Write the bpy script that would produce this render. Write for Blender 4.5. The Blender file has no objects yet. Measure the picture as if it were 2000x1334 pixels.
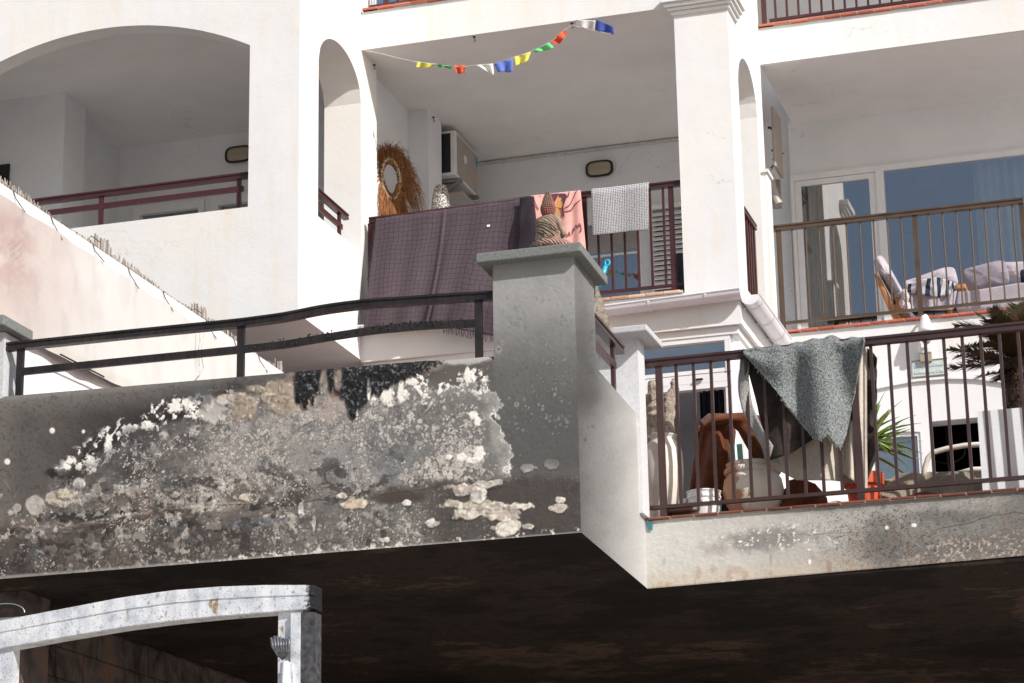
import bpy, bmesh, math, random
import numpy as np
from mathutils import Vector, Matrix
random.seed(7); np.random.seed(7)
SC = bpy.context.scene
COL = SC.collection

# ------------------------------------------------------------------ camera
FPX = 4841.0
YAW, PITCH, ROLL = -0.29194, 0.28550, -0.01810
CAMPOS = np.array([0.0, 0.0, 1.7])
_f = np.array([math.sin(YAW)*math.cos(PITCH), math.cos(YAW)*math.cos(PITCH), math.sin(PITCH)])
_r = np.array([math.cos(YAW), -math.sin(YAW), 0.0]); _u = np.cross(_r, _f)
_r2 = _r*math.cos(ROLL)+_u*math.sin(ROLL); _u2 = -_r*math.sin(ROLL)+_u*math.cos(ROLL)
cd = bpy.data.cameras.new('camera'); cam = bpy.data.objects.new('camera', cd); COL.objects.link(cam)
cd.sensor_width = 36.0; cd.lens = 36.0*FPX/2000.0; cd.clip_end = 3000; cd.clip_start = 0.1
cam.matrix_world = Matrix(((_r2[0], _u2[0], -_f[0], CAMPOS[0]), (_r2[1], _u2[1], -_f[1], CAMPOS[1]),
                           (_r2[2], _u2[2], -_f[2], CAMPOS[2]), (0, 0, 0, 1)))
SC.camera = cam

# ------------------------------------------------------------------ sky, sun, exposure
SUN_TO = Vector((1.0, -0.64, 0.85)).normalized()
W = bpy.data.worlds.new('World'); SC.world = W; W.use_nodes = True
nt = W.node_tree; nt.nodes.clear()
sky = nt.nodes.new('ShaderNodeTexSky'); sky.sky_type = 'NISHITA'; sky.sun_disc = False
sky.sun_elevation = math.asin(SUN_TO.z); sky.sun_rotation = math.atan2(SUN_TO.x, SUN_TO.y)
sky.air_density = 1.0; sky.dust_density = 2.5; sky.ozone_density = 1.0
bg = nt.nodes.new('ShaderNodeBackground'); bg.inputs['Strength'].default_value = 0.085
wo = nt.nodes.new('ShaderNodeOutputWorld')
nt.links.new(sky.outputs[0], bg.inputs[0]); nt.links.new(bg.outputs[0], wo.inputs[0])
sd = bpy.data.lights.new('sun', 'SUN'); sd.energy = 4.05; sd.angle = math.radians(0.53); sd.color = (1.0, 0.96, 0.91)
sun = bpy.data.objects.new('sun', sd); COL.objects.link(sun)
sun.rotation_euler = SUN_TO.to_track_quat('Z', 'Y').to_euler(); sun.location = (20, -12, 25)
SC.view_settings.view_transform = 'Standard'; SC.view_settings.look = 'None'
SC.view_settings.gamma = 1.0; SC.view_settings.use_curve_mapping = False
SC.view_settings.exposure = 0.28

# ------------------------------------------------------------------ photo geometry helpers (pixel + real depth -> metres)
def at(x, y, X=None, Y=None, Z=None):
    d = _f+_r2*(x-1000.0)/FPX+_u2*(667.0-y)/FPX
    t = (X-CAMPOS[0])/d[0] if X is not None else (Y-CAMPOS[1])/d[1] if Y is not None else (Z-CAMPOS[2])/d[2]
    return Vector(CAMPOS+d*t)
def proj(P):
    v = P-CAMPOS; w = v@_f
    return 1000+FPX*(v@_r2)/w, 667-FPX*(v@_u2)/w
def interp(x, pts):
    return float(np.interp(x, [p[0] for p in pts], [p[1] for p in pts]))

# ------------------------------------------------------------------ colours and materials
def S(r, g, b, k=1.0):
    f = lambda c: (c/255/12.92 if c/255 <= .04045 else ((c/255+.055)/1.055)**2.4)*k
    return (f(r), f(g), f(b), 1.0)
MATS = {}
class NT:
    def __init__(s, name):
        s.m = bpy.data.materials.new(name); s.m.use_nodes = True; s.t = s.m.node_tree
        s.b = s.t.nodes['Principled BSDF']; MATS[name] = s.m
    def n(s, t, **kw):
        nd = s.t.nodes.new(t)
        for k, v in kw.items(): setattr(nd, k, v)
        return nd
    def l(s, a, b): s.t.links.new(a, b)
    def pos(s, scale=(1, 1, 1), obj=False):
        mp = s.n('ShaderNodeMapping'); mp.inputs['Scale'].default_value = scale
        if obj: tc = s.n('ShaderNodeTexCoord'); s.l(tc.outputs['Object'], mp.inputs[0])
        else: g = s.n('ShaderNodeNewGeometry'); s.l(g.outputs['Position'], mp.inputs[0])
        return mp.outputs[0]
    def uv(s, scale=(1, 1, 1)):
        mp = s.n('ShaderNodeMapping'); mp.inputs['Scale'].default_value = scale
        tc = s.n('ShaderNodeTexCoord'); s.l(tc.outputs['UV'], mp.inputs[0]); return mp.outputs[0]
    def noise(s, vec, scale, detail=4, rough=.55, dist=0):
        nd = s.n('ShaderNodeTexNoise'); nd.inputs['Scale'].default_value = scale
        nd.inputs['Detail'].default_value = detail; nd.inputs['Roughness'].default_value = rough
        nd.inputs['Distortion'].default_value = dist
        s.l(vec, nd.inputs['Vector']); return nd.outputs['Fac']
    def ramp(s, fac, stops, interp='LINEAR'):
        r = s.n('ShaderNodeValToRGB'); r.color_ramp.interpolation = interp
        e = r.color_ramp.elements
        while len(e) < len(stops): e.new(.5)
        for q, (p, c) in zip(e, stops):
            q.position = p; q.color = c if hasattr(c, '__len__') else (c, c, c, 1)
        s.l(fac, r.inputs[0]); return r.outputs[0]
    def mix(s, fac, a, b, mode='MIX'):
        m = s.n('ShaderNodeMix', data_type='RGBA', blend_type=mode)
        for i, v in ((0, fac), (6, a), (7, b)):
            if hasattr(v, 'is_linked'): s.l(v, m.inputs[i])
            else: m.inputs[i].default_value = v
        return m.outputs[2]
    def math(s, op, a, b=0.0):
        m = s.n('ShaderNodeMath', operation=op)
        for i, v in enumerate((a, b)):
            if hasattr(v, 'is_linked'): s.l(v, m.inputs[i])
            else: m.inputs[i].default_value = v
        return m.outputs[0]
    def bump(s, h, strength=.3, dist=.01):
        b = s.n('ShaderNodeBump'); b.inputs['Strength'].default_value = strength
        b.inputs['Distance'].default_value = dist; s.l(h, b.inputs['Height']); s.l(b.outputs[0], s.b.inputs['Normal'])
    def set(s, col=None, rough=None, metal=None, spec=None):
        for k, v in (('Base Color', col), ('Roughness', rough), ('Metallic', metal), ('Specular IOR Level', spec)):
            if v is None: continue
            if hasattr(v, 'is_linked'): s.l(v, s.b.inputs[k])
            else: s.b.inputs[k].default_value = v

def simple(name, col, rough=.6, var=.25, scale=30, bump=.1, metal=0, obj=True, spec=.5, bd=.003, detail=4):
    m = NT(name); v = m.pos(obj=obj); n = m.noise(v, scale, detail)
    c2 = tuple(c*(1-var) for c in col[:3])+(1,); c3 = tuple(min(1, c*(1+var*.6)) for c in col[:3])+(1,)
    m.set(m.ramp(n, [(.3, c2), (.7, c3)]), rough, metal, spec)
    if bump: m.bump(m.noise(v, scale*4, 3), bump, bd)
    return m.m

def plaster(name, base=(.79, .80, .81), stain=.6, bump=.2, dirt=.5):
    m = NT(name); p = m.pos(); ps = m.pos((3.2, 3.2, .35)); pf = m.pos((9, 9, .9))
    n1 = m.noise(ps, 1.2, 5, .6); n2 = m.noise(p, 2.3, 5, .6); n3 = m.noise(p, 60, 4, .6); n4 = m.noise(pf, 1.4, 4)
    c = m.ramp(n2, [(.3, (base[0]*.93, base[1]*.93, base[2]*.93, 1)), (.62, base+(1,))])
    streak = m.math('MULTIPLY', m.ramp(n1, [(.50, 0), (.68, 1)]), m.ramp(n4, [(.38, 0), (.68, 1)]))
    c = m.mix(m.math('MULTIPLY', streak, stain), c, (.74, .63, .48, 1))
    c = m.mix(m.math('MULTIPLY', m.ramp(m.noise(m.pos((1.6, 1.6, .5)), .9, 5, .6), [(.42, 0), (.66, 1)]), stain*.75), c, (.80, .745, .655, 1))
    grime = m.ramp(m.noise(p, 7, 6, .7), [(.60, 0), (.80, 1)])
    c = m.mix(m.math('MULTIPLY', grime, dirt*.35), c, (.52, .48, .42, 1))
    # hairline cracks: thin iso-lines of a soft noise, only in a few patches
    nz = m.noise(m.pos((1, 1, 1.8)), 1.1, 6, .55)
    cr = m.math('ABSOLUTE', m.math('SUBTRACT', nz, .5)); cr = m.ramp(cr, [(.0, 1), (.0022, 0)])
    cm = m.ramp(m.noise(p, .9, 2), [(.56, 0), (.62, 1)])
    crk = m.math('MULTIPLY', cr, cm)
    c = m.mix(m.math('MULTIPLY', crk, .45), c, (.35, .31, .27, 1))
    m.set(c, .85, 0, .25)
    h = m.math('SUBTRACT', m.math('ADD', n3, m.math('MULTIPLY', m.noise(p, 14, 3), 1.2)), crk)
    m.bump(h, bump, .006); return m.m
plaster('plaster', (.77, .79, .82)); plaster('plaster_clean', (.78, .79, .81), .12, .2, .15)
plaster('plaster_rusty', (.765, .775, .79), .6, .2, .8)
plaster('plaster_interior', (.76, .78, .81), .0, .15, .1)
plaster('soffit_paint', (.76, .735, .725), .05, .12, .25)

def metalpaint(name, col, rough=.38, chip=None):
    m = NT(name); p = m.pos(); n = m.noise(p, 35, 5, .65)
    c = m.ramp(m.noise(p, 9, 4), [(.3, tuple(x*.8 for x in col[:3])+(1,)), (.7, tuple(x*1.15 for x in col[:3])+(1,))])
    c = m.mix(m.ramp(n, [(.69, 0), (.73, .8)]), c, chip or (.3, .22, .2, 1))
    m.set(c, rough, 0, .5); m.bump(n, .15, .002); return m.m
metalpaint('maroon_paint', S(70, 38, 39)); metalpaint('brown_paint', S(62, 44, 44)); metalpaint('bronze_paint', S(84, 68, 54), .3)
m = NT('burnt_paint'); p = m.pos(); n = m.noise(p, 60, 6, .7); n2 = m.noise(p, 7, 4)
c = m.ramp(n2, [(.35, S(20, 18, 19)), (.7, S(46, 38, 38))]); c = m.mix(m.ramp(n, [(.66, 0), (.74, .6)]), c, S(120, 116, 116))
m.set(c, m.ramp(n, [(.3, .3), (.7, .65)])); m.bump(n, .5, .004)
m = NT('tar'); p = m.pos(); n = m.noise(p, 90, 6, .75)
m.set(m.ramp(n, [(.3, S(14, 14, 16)), (.72, S(44, 45, 50)), (.8, S(120, 122, 126))]), m.ramp(n, [(.3, .25), (.7, .7)])); m.bump(n, 1, .012)
def terracotta(name, a, b):
    m = NT(name); p = m.pos(); n = m.noise(p, 22, 5, .6); oi = m.n('ShaderNodeObjectInfo')
    c = m.ramp(m.math('ADD', m.math('MULTIPLY', n, .6), m.math('MULTIPLY', oi.outputs['Random'], .4)), [(.25, a), (.75, b)])
    c = m.mix(m.ramp(m.noise(p, 55, 4), [(.66, 0), (.72, .5)]), c, (.5, .42, .35, 1))
    m.set(c, .6); m.bump(n, .3, .003)
terracotta('terracotta', S(158, 76, 56), S(202, 112, 86)); terracotta('terracotta_sooty', S(84, 44, 36), S(128, 74, 62))
terracotta('terracotta_worn', S(190, 120, 90), S(222, 190, 160))
simple('mortar', S(190, 180, 168), .9, .2, 60)
simple('white_metal', (.78, .78, .79, 1), .3, .05, 8, .02); simple('pvc_white', (.76, .75, .79, 1), .35, .06, 5, .05)
simple('black_plastic', S(30, 28, 28), .45); simple('cord', S(90, 88, 80), .8); simple('white_cord', S(190, 186, 180), .8)
simple('chrome', S(150, 150, 150), .3, .2, 30, 0, 1); simple('dark_grille', S(30, 34, 40), .5, .3, 80)
simple('beige_panel', S(168, 158, 150), .5, .1, 12); simple('galv', S(150, 150, 150), .45, .25, 30, .1, .5)
simple('teal_label', S(60, 165, 170), .4); simple('cyan_plastic', S(45, 175, 215), .3, .1)
simple('lens', S(160, 150, 130), .35, .1, 20); simple('crate', S(60, 56, 60), .5)
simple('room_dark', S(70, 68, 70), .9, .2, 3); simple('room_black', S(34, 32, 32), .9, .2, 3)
simple('wood_oak', S(176, 118, 66), .5, .3, 12); simple('mint_paint', S(118, 190, 165), .4, .2, 18)
simple('bark', S(70, 52, 40), .95, .6, 14, 1.0, bd=.03); simple('iron', S(26, 24, 24), .5)
simple('white_plastic', (.74, .74, .75, 1), .35, .06, 10, .03); simple('trim_grey', S(196, 196, 192), .6, .15, 20)
simple('red_dark', S(84, 36, 32), .6); simple('teal_tape', S(50, 120, 130), .6); simple('stone_lid', S(128, 120, 112), .8, .4, 40, .4)
m = NT('glass_pane'); g = m.n('ShaderNodeBsdfGlossy'); g.inputs['Color'].default_value = (.88, .86, .86, 1); g.inputs['Roughness'].default_value = .02
tr = m.n('ShaderNodeBsdfTransparent'); tr.inputs['Color'].default_value = (.78, .82, .84, 1)
mx = m.n('ShaderNodeMixShader'); mx.inputs[0].default_value = .31
m.l(tr.outputs[0], mx.inputs[1]); m.l(g.outputs[0], mx.inputs[2]); m.l(mx.outputs[0], m.t.nodes['Material Output'].inputs['Surface'])
def attr_mat(name, bs=.4, rough=.85):
    m = NT(name); a = m.n('ShaderNodeVertexColor'); a.layer_name = 'paint'; p = m.pos()
    n = m.noise(p, 160, 4, .7); n2 = m.noise(p, 34, 5, .6)
    k = m.ramp(n, [(.25, .86), (.75, 1.15)]); c = m.mix(1.0, a.outputs[0], k, 'MULTIPLY')
    c = m.mix(1.0, c, m.ramp(n2, [(.25, .93), (.75, 1.07)]), 'MULTIPLY')
    m.set(c, rough, 0, .3); m.bump(m.math('ADD', n, n2), bs, .005); return m.m
attr_mat('scorched_render'); attr_mat('sooty_render', .3)
def lum(name, bump=.6):
    pass
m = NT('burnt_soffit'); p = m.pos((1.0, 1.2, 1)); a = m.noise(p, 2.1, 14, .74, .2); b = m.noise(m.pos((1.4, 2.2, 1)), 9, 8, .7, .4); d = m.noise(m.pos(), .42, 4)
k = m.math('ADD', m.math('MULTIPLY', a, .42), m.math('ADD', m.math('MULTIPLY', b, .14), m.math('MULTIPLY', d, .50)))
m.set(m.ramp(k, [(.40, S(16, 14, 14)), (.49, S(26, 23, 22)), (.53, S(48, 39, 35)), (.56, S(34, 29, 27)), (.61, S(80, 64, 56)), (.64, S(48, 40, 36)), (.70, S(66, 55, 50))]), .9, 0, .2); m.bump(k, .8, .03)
m = NT('burnt_block'); p = m.pos(); a = m.noise(p, 3.5, 8, .7, .6); b = m.noise(p, 22, 5, .6)
c = m.ramp(a, [(.35, S(48, 42, 42)), (.55, S(92, 84, 82)), (.7, S(120, 84, 66))]); m.set(c, .95, 0, .2); m.bump(b, .8, .01)
m = NT('burnt_aluminium'); p = m.pos(); a = m.noise(p, 9, 6, .65, .3); b = m.noise(p, 70, 5, .7); r = m.noise(m.pos((6, 6, 3)), 1.4, 3)
c = m.ramp(a, [(.3, S(188, 194, 204)), (.5, S(228, 232, 238)), (.7, S(246, 246, 246))]); c = m.mix(m.ramp(b, [(.57, 0), (.68, .8)]), c, S(96, 98, 104)); c = m.mix(m.ramp(m.noise(p, 22, 6, .7), [(.60, 0), (.66, .7)]), c, S(128, 130, 134))
c = m.mix(m.ramp(r, [(.66, 0), (.70, .9)]), c, m.ramp(b, [(.4, S(140, 92, 56)), (.6, S(190, 165, 120))]))
sx = m.n('ShaderNodeSeparateXYZ'); m.l(m.pos(), sx.inputs[0])
soot = m.math('MULTIPLY', m.ramp(m.math('ADD', sx.outputs[0], m.math('MULTIPLY', a, .16)), [(.0, 0), (1, 1)]), 1.0)
mr = m.n('ShaderNodeMapRange'); mr.inputs['From Min'].default_value = -5.045; mr.inputs['From Max'].default_value = -5.02
m.l(m.math('ADD', sx.outputs[0], m.math('MULTIPLY', m.math('SUBTRACT', b, .5), .12)), mr.inputs['Value'])
c = m.mix(mr.outputs[0], c, m.ramp(b, [(.4, S(24, 24, 26)), (.66, S(60, 60, 64)), (.74, S(170, 170, 174))]))
m.set(c, .5, .35, .5); m.bump(b, .4, .004)
m = NT('tarp'); a = m.n('ShaderNodeVertexColor'); a.layer_name = 'paint'; m.set(a.outputs[0], .6, 0, .3); m.bump(m.noise(m.pos(), 120, 3), .15, .002)
m.b.inputs['Transmission Weight'].default_value = 0
m = NT('reed'); p = m.pos((60, 60, 3)); m.set(m.ramp(m.noise(p, 2, 3), [(.35, S(90, 84, 80)), (.52, S(160, 150, 142)), (.7, S(205, 196, 186))]), .8)
def grid_cloth(name, base, line, nu, nv, lw=.12, weave=160, rough=.95, amp=.5):
    m = NT(name); u = m.uv((nu, nv, 1)); sx = m.n('ShaderNodeSeparateXYZ'); m.l(u, sx.inputs[0]); wn = m.noise(m.pos((1, 1, 1)), 4, 3)
    fx = m.math('FRACT', m.math('ADD', sx.outputs[0], m.math('MULTIPLY', wn, 1.6))); fy = m.math('FRACT', m.math('ADD', sx.outputs[1], m.math('MULTIPLY', wn, 1.9)))
    l = m.math('MAXIMUM', m.math('LESS_THAN', fx, lw), m.math('LESS_THAN', fy, lw))
    n = m.noise(m.pos(), weave, 3); k = m.noise(m.pos((1, 1, .3)), 5, 4)
    c = m.mix(l, m.ramp(k, [(.3, tuple(x*.85 for x in base[:3])+(1,)), (.7, base)]), line)
    m.set(m.mix(1.0, c, m.ramp(n, [(.3, 1-.3*amp), (.7, 1+.3*amp)]), 'MULTIPLY'), rough, 0, .1); m.bump(m.math('SUBTRACT', n, l), .4, .003)
grid_cloth('plum_cloth', S(85, 75, 81), S(60, 52, 59), 31, 25, .09)
def fabric(name, col, scale=140, var=.3, bump=.5, bd=.003):
    m = NT(name); p = m.pos(); n = m.noise(p, scale, 4, .7); k = m.noise(p, 6, 3)
    c = m.ramp(n, [(.32, tuple(x*(1-var) for x in col[:3])+(1,)), (.66, tuple(min(1, x*(1+var*.7)) for x in col[:3])+(1,))])
    m.set(m.mix(1.0, c, m.ramp(k, [(.3, .85), (.7, 1.1)]), 'MULTIPLY'), .95, 0, .1); m.bump(n, bump, bd)
    m.b.inputs['Sheen Weight'].default_value = .1
fabric('terry_grey', S(124, 129, 130), 90, .85, .9, .01); fabric('terry_edge', S(150, 150, 148), 90, .4, 1, .008)
fabric('pink_cloth', S(232, 172, 164, .88), 60, .06, .15); fabric('plum_print', S(92, 58, 72), 90, .2); fabric('gold_print', S(206, 152, 98), 90, .3)
fabric('beige_cloth', S(186, 176, 164), 40, .14, .2); fabric('soot_shade_cloth', S(62, 55, 51), 8, .6, .2); fabric('olive_cloth', S(140, 130, 114), 60, .3, .4)
fabric('lilac_cushion', S(196, 189, 199, .82), 26, .10, .4, .01); fabric('mauve_cushion', S(146, 139, 150), 26, .12, .4, .01); fabric('sofa_cloth', S(172, 166, 174), 120, .3, .3)
fabric('fur_white', S(215, 205, 205), 50, .25, .8, .02); fabric('navy_curtain', S(36, 42, 62), 60, .3); fabric('cream_curtain', S(205, 205, 190), 60, .1, .1)
fabric('plum_dark', S(44, 38, 45), 60, .3)
fabric('hide', S(118, 68, 44, .8), 26, .4, .3, .01)
for nm, c in (('flag_yellow', S(226, 220, 110)), ('flag_green', S(70, 160, 90)), ('flag_mint', S(110, 200, 130)), ('flag_red', S(220, 96, 66)), ('flag_white', S(214, 212, 210)), ('flag_blue', S(104, 126, 205)), ('flag_navy', S(70, 86, 160))):
    fabric(nm, c, 50, .12, .1)
m = NT('bath_mat'); u = m.uv((34, 30, 1)); sx = m.n('ShaderNodeSeparateXYZ'); m.l(u, sx.inputs[0])
nz = m.noise(m.pos(), 60, 3); fx = m.math('FRACT', m.math('ADD', sx.outputs[0], m.math('MULTIPLY', nz, .9))); fy = m.math('FRACT', sx.outputs[1])
k = m.math('MAXIMUM', m.math('LESS_THAN', fx, .34), m.math('LESS_THAN', fy, .2)); m.set(m.mix(k, S(206, 206, 208), S(96, 96, 102)), .95, 0, .1); m.bump(m.math('SUBTRACT', 1.0, k), .9, .008)
m = NT('striped_throw'); u = m.uv((1, 1, 1)); sx = m.n('ShaderNodeSeparateXYZ'); m.l(u, sx.inputs[0])
f = m.math('FRACT', m.math('MULTIPLY', sx.outputs[0], 6.0)); m.set(m.mix(m.math('LESS_THAN', f, .42), S(190, 192, 200), S(44, 52, 72)), .95)
m = NT('raffia'); p = m.pos((30, 30, 2)); m.set(m.ramp(m.noise(p, 2, 3), [(.3, S(84, 48, 26)), (.7, S(176, 118, 66))]), .8)
m = NT('rattan'); p = m.pos(); v = m.n('ShaderNodeTexVoronoi'); v.inputs['Scale'].default_value = 75; m.l(p, v.inputs['Vector']); m.set(m.ramp(v.outputs['Distance'], [(.2, S(222, 208, 180)), (.7, S(110, 90, 66))]), .7); m.bump(v.outputs['Distance'], .6, .004)
m = NT('mirror'); m.set((.82, .84, .86, 1), .03, 1.0)
m = NT('mosaic'); p = m.pos(); v = m.n('ShaderNodeTexVoronoi'); v.inputs['Scale'].default_value = 70; m.l(p, v.inputs['Vector']); m.set(m.ramp(v.outputs['Distance'], [(.25, S(214, 210, 204)), (.6, S(92, 84, 78))]), .4); m.bump(v.outputs['Distance'], .8, .004)
simple('gray_ceramic', S(160, 160, 158), .4)
m = NT('white_jar'); p = m.pos(obj=True); m.set(m.ramp(m.noise(p, 5, 5), [(.3, S(212, 202, 186, .9)), (.6, S(232, 226, 216, .9))]), .5); m.bump(m.noise(p, 60, 3), .2, .003)
m = NT('peeling_jar'); p = m.pos(obj=True); sx = m.n('ShaderNodeSeparateXYZ'); m.l(p, sx.inputs[0])
k = m.math('ADD', m.math('MULTIPLY', sx.outputs[0], -2.6), m.math('MULTIPLY', m.noise(p, 9, 6, .6), 1.0)); m.set(m.ramp(k, [(.60, S(226, 218, 206, .9)), (.63, S(186, 140, 108))]), .75); m.bump(m.noise(p, 40, 4), .3, .004)
simple('clay_pot', S(206, 84, 46), .6, .25, 20, .15); simple('driftwood', S(188, 174, 158), .95, .55, 30, 1.0, bd=.02)
m = NT('statue_clay'); p = m.pos(obj=True); a = m.noise(p, 22, 4); m.set(m.ramp(a, [(.35, S(122, 108, 96)), (.55, S(150, 130, 114)), (.72, S(192, 124, 112))]), .75)
w = m.n('ShaderNodeTexWave'); w.bands_direction = 'DIAGONAL'; w.inputs['Scale'].default_value = 20; w.inputs['Distortion'].default_value = 5; m.l(p, w.inputs['Vector'])
m = NT('statue_robe'); p = m.pos((1, 1, 1.6), obj=True); w = m.n('ShaderNodeTexWave'); w.bands_direction = 'DIAGONAL'; w.inputs['Scale'].default_value = 22; w.inputs['Distortion'].default_value = 3.5; w.inputs['Detail'].default_value = 1; m.l(p, w.inputs['Vector'])
sx = m.n('ShaderNodeSeparateXYZ'); m.l(m.pos(obj=True), sx.inputs[0])
c = m.mix(m.ramp(m.noise(m.pos(obj=True), 14, 3), [(.50, 0), (.66, .5)]), m.ramp(w.outputs['Fac'], [(.2, S(116, 104, 92)), (.8, S(146, 132, 116))]), S(196, 120, 110)); m.set(c, .75); m.bump(w.outputs['Fac'], .9, .008)
m = NT('statue_hair'); m.set(m.ramp(m.noise(m.pos(obj=True), 12, 2), [(.35, S(104, 92, 80)), (.65, S(150, 84, 78))]), .7)
m = NT('leaf_green'); p = m.pos(); oi = m.n('ShaderNodeObjectInfo'); c = m.ramp(oi.outputs['Random'], [(.0, S(80, 116, 54)), (.6, S(136, 166, 82)), (1, S(176, 174, 104))])
m.set(m.mix(m.ramp(m.noise(p, 12, 2), [(.55, 0), (.75, .5)]), c, S(150, 150, 80)), .4)
m = NT('frond'); oi = m.n('ShaderNodeObjectInfo'); m.set(m.mix(m.ramp(m.noise(m.pos(), 7, 3), [(.45, 0), (.66, 1)]), m.ramp(oi.outputs['Random'], [(0, S(58, 60, 34)), (.6, S(76, 70, 44)), (1, S(96, 80, 50))]), S(90, 60, 36)), .6)
m = NT('sign_face'); m.set(m.ramp(m.noise(m.pos(), 26, 5, .7), [(.4, S(176, 196, 200)), (.62, S(206, 210, 206)), (.74, S(196, 182, 156))]), .8)
m = NT('paving'); p = m.pos(); m.set(m.ramp(m.noise(p, .35, 5), [(.3, (.41, .365, .31, 1)), (.7, (.51, .46, .40, 1))]), .9)

# ------------------------------------------------------------------ mesh helpers
LOC = {}
def wl(o): return LOC.get(o.name, Vector((0, 0, 0)))
class MB:
    def __init__(s): s.v = []; s.f = []; s.uv = []
    def add(s, vs, fs, uvs=None):
        n = len(s.v); s.v += [tuple(q) for q in vs]; s.f += [tuple(i+n for i in f) for f in fs]
        if uvs: s.uv += uvs
        return s
    def box(s, x0, x1, y0, y1, z0, z1):
        return s.add([(x0, y0, z0), (x1, y0, z0), (x1, y1, z0), (x0, y1, z0), (x0, y0, z1), (x1, y0, z1), (x1, y1, z1), (x0, y1, z1)],
                     [(0, 3, 2, 1), (4, 5, 6, 7), (0, 1, 5, 4), (1, 2, 6, 5), (2, 3, 7, 6), (3, 0, 4, 7)])
    def bar(s, p0, p1, w, h, up=(0, 0, 1)):
        p0 = Vector(p0); p1 = Vector(p1); d = (p1-p0).normalized(); a = d.cross(Vector(up))
        if a.length < 1e-4: a = Vector((1, 0, 0))
        a.normalize(); b = a.cross(d); a = a*w/2; b = b*h/2
        return s.add([p0-a-b, p0+a-b, p0+a+b, p0-a+b, p1-a-b, p1+a-b, p1+a+b, p1-a+b],
                     [(0, 1, 2, 3), (7, 6, 5, 4), (0, 4, 5, 1), (1, 5, 6, 2), (2, 6, 7, 3), (3, 7, 4, 0)])
    def tube(s, pts, r, n=8, cap=True):
        pts = [Vector(p) for p in pts]; rs = r if hasattr(r, '__len__') else [r]*len(pts); vs = []; fs = []; pa = None
        for i, p in enumerate(pts):
            d = (pts[min(i+1, len(pts)-1)]-pts[max(i-1, 0)]).normalized()
            a = d.orthogonal().normalized() if pa is None else (pa-d*pa.dot(d)).normalized()
            pa = a; b = d.cross(a)
            for k in range(n):
                t = 2*math.pi*k/n; vs.append(p+(a*math.cos(t)+b*math.sin(t))*rs[i])
        for i in range(len(pts)-1):
            for k in range(n):
                fs.append((i*n+k, i*n+(k+1) % n, (i+1)*n+(k+1) % n, (i+1)*n+k))
        if cap: fs += [tuple(range(n-1, -1, -1)), tuple((len(pts)-1)*n+k for k in range(n))]
        return s.add(vs, fs)
    def lathe(s, c, prof, n=32, sx=1, sy=1):
        c = Vector(c); vs = []; fs = []
        for r, z in prof:
            for k in range(n):
                t = 2*math.pi*k/n; vs.append(c+Vector((r*math.cos(t)*sx, r*math.sin(t)*sy, z)))
        for i in range(len(prof)-1):
            for k in range(n): fs.append((i*n+k, i*n+(k+1) % n, (i+1)*n+(k+1) % n, (i+1)*n+k))
        fs += [tuple(range(n-1, -1, -1)), tuple((len(prof)-1)*n+k for k in range(n))]
        return s.add(vs, fs)
    def surf(s, fn, nu, nv):
        vs = []; fs = []; uv = []
        for j in range(nv+1):
            for i in range(nu+1): vs.append(fn(i/nu, j/nv))
        for j in range(nv):
            for i in range(nu):
                a = j*(nu+1)+i; fs.append((a, a+nu+1, a+nu+2, a+1)); uv.append([(i/nu, j/nv), (i/nu, (j+1)/nv), ((i+1)/nu, (j+1)/nv), ((i+1)/nu, j/nv)])
        return s.add(vs, fs, uv)
    def ball(s, c, rx, ry=None, rz=None, n=10, m=7):
        ry = ry or rx; rz = rz or rx; c = Vector(c)
        prof = [(math.sin(math.pi*(i+.02)/(m+.04)), -math.cos(math.pi*(i+.02)/(m+.04))) for i in range(m+1)]
        vs = []; fs = []
        for r, z in prof:
            for k in range(n):
                t = 2*math.pi*k/n; vs.append(c+Vector((r*math.cos(t)*rx, r*math.sin(t)*ry, z*rz)))
        for i in range(m):
            for k in range(n): fs.append((i*n+k, i*n+(k+1) % n, (i+1)*n+(k+1) % n, (i+1)*n+k))
        return s.add(vs, fs)
    def build(s, name, mat, parent=None, kind=None, label=None, cat=None, group=None, smooth=False, origin=None, solid=0, bevel=0):
        vs = np.array([tuple(v) for v in s.v], dtype=float)
        c = Vector((vs.min(0)+vs.max(0))/2); c = Vector(origin) if origin else Vector((c.x, c.y, vs[:, 2].min()))
        me = bpy.data.meshes.new(name); me.from_pydata([tuple(q-np.array(c)) for q in vs], [], s.f)
        if s.uv and len(s.uv) == len(s.f):
            l = me.uv_layers.new(name='UVMap'); l.data.foreach_set('uv', [x for f in s.uv for q in f for x in q])
        if smooth: me.polygons.foreach_set('use_smooth', [True]*len(me.polygons))
        me.materials.append(MATS[mat]); me.update()
        o = bpy.data.objects.new(name, me); link(o, c, parent); tag(o, label, cat, group, kind)
        if solid:
            md = o.modifiers.new('solid', 'SOLIDIFY'); md.thickness = solid; md.offset = 0
        if bevel:
            md = o.modifiers.new('bevel', 'BEVEL'); md.width = bevel; md.segments = 2; md.limit_method = 'ANGLE'
        return o
def link(o, c, parent=None):
    COL.objects.link(o); LOC[o.name] = Vector(c)
    if parent: o.parent = parent; o.location = Vector(c)-wl(parent)
    else: o.location = Vector(c)
def tag(o, label=None, cat=None, group=None, kind=None):
    for k, v in (('label', label), ('category', cat), ('group', group), ('kind', kind)):
        if v: o[k] = v
    return o
def thing(name, loc, label, cat, group=None):
    o = bpy.data.objects.new(name, None); o.empty_display_size = .1; link(o, Vector(loc)); return tag(o, label, cat, group)
def dup(o, c, parent=None):
    q = o.copy(); link(q, Vector(c), parent or o.parent); return q
def B(name, mat, parent, *b, **kw): return MB().box(*b).build(name, mat, parent, **kw)

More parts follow.
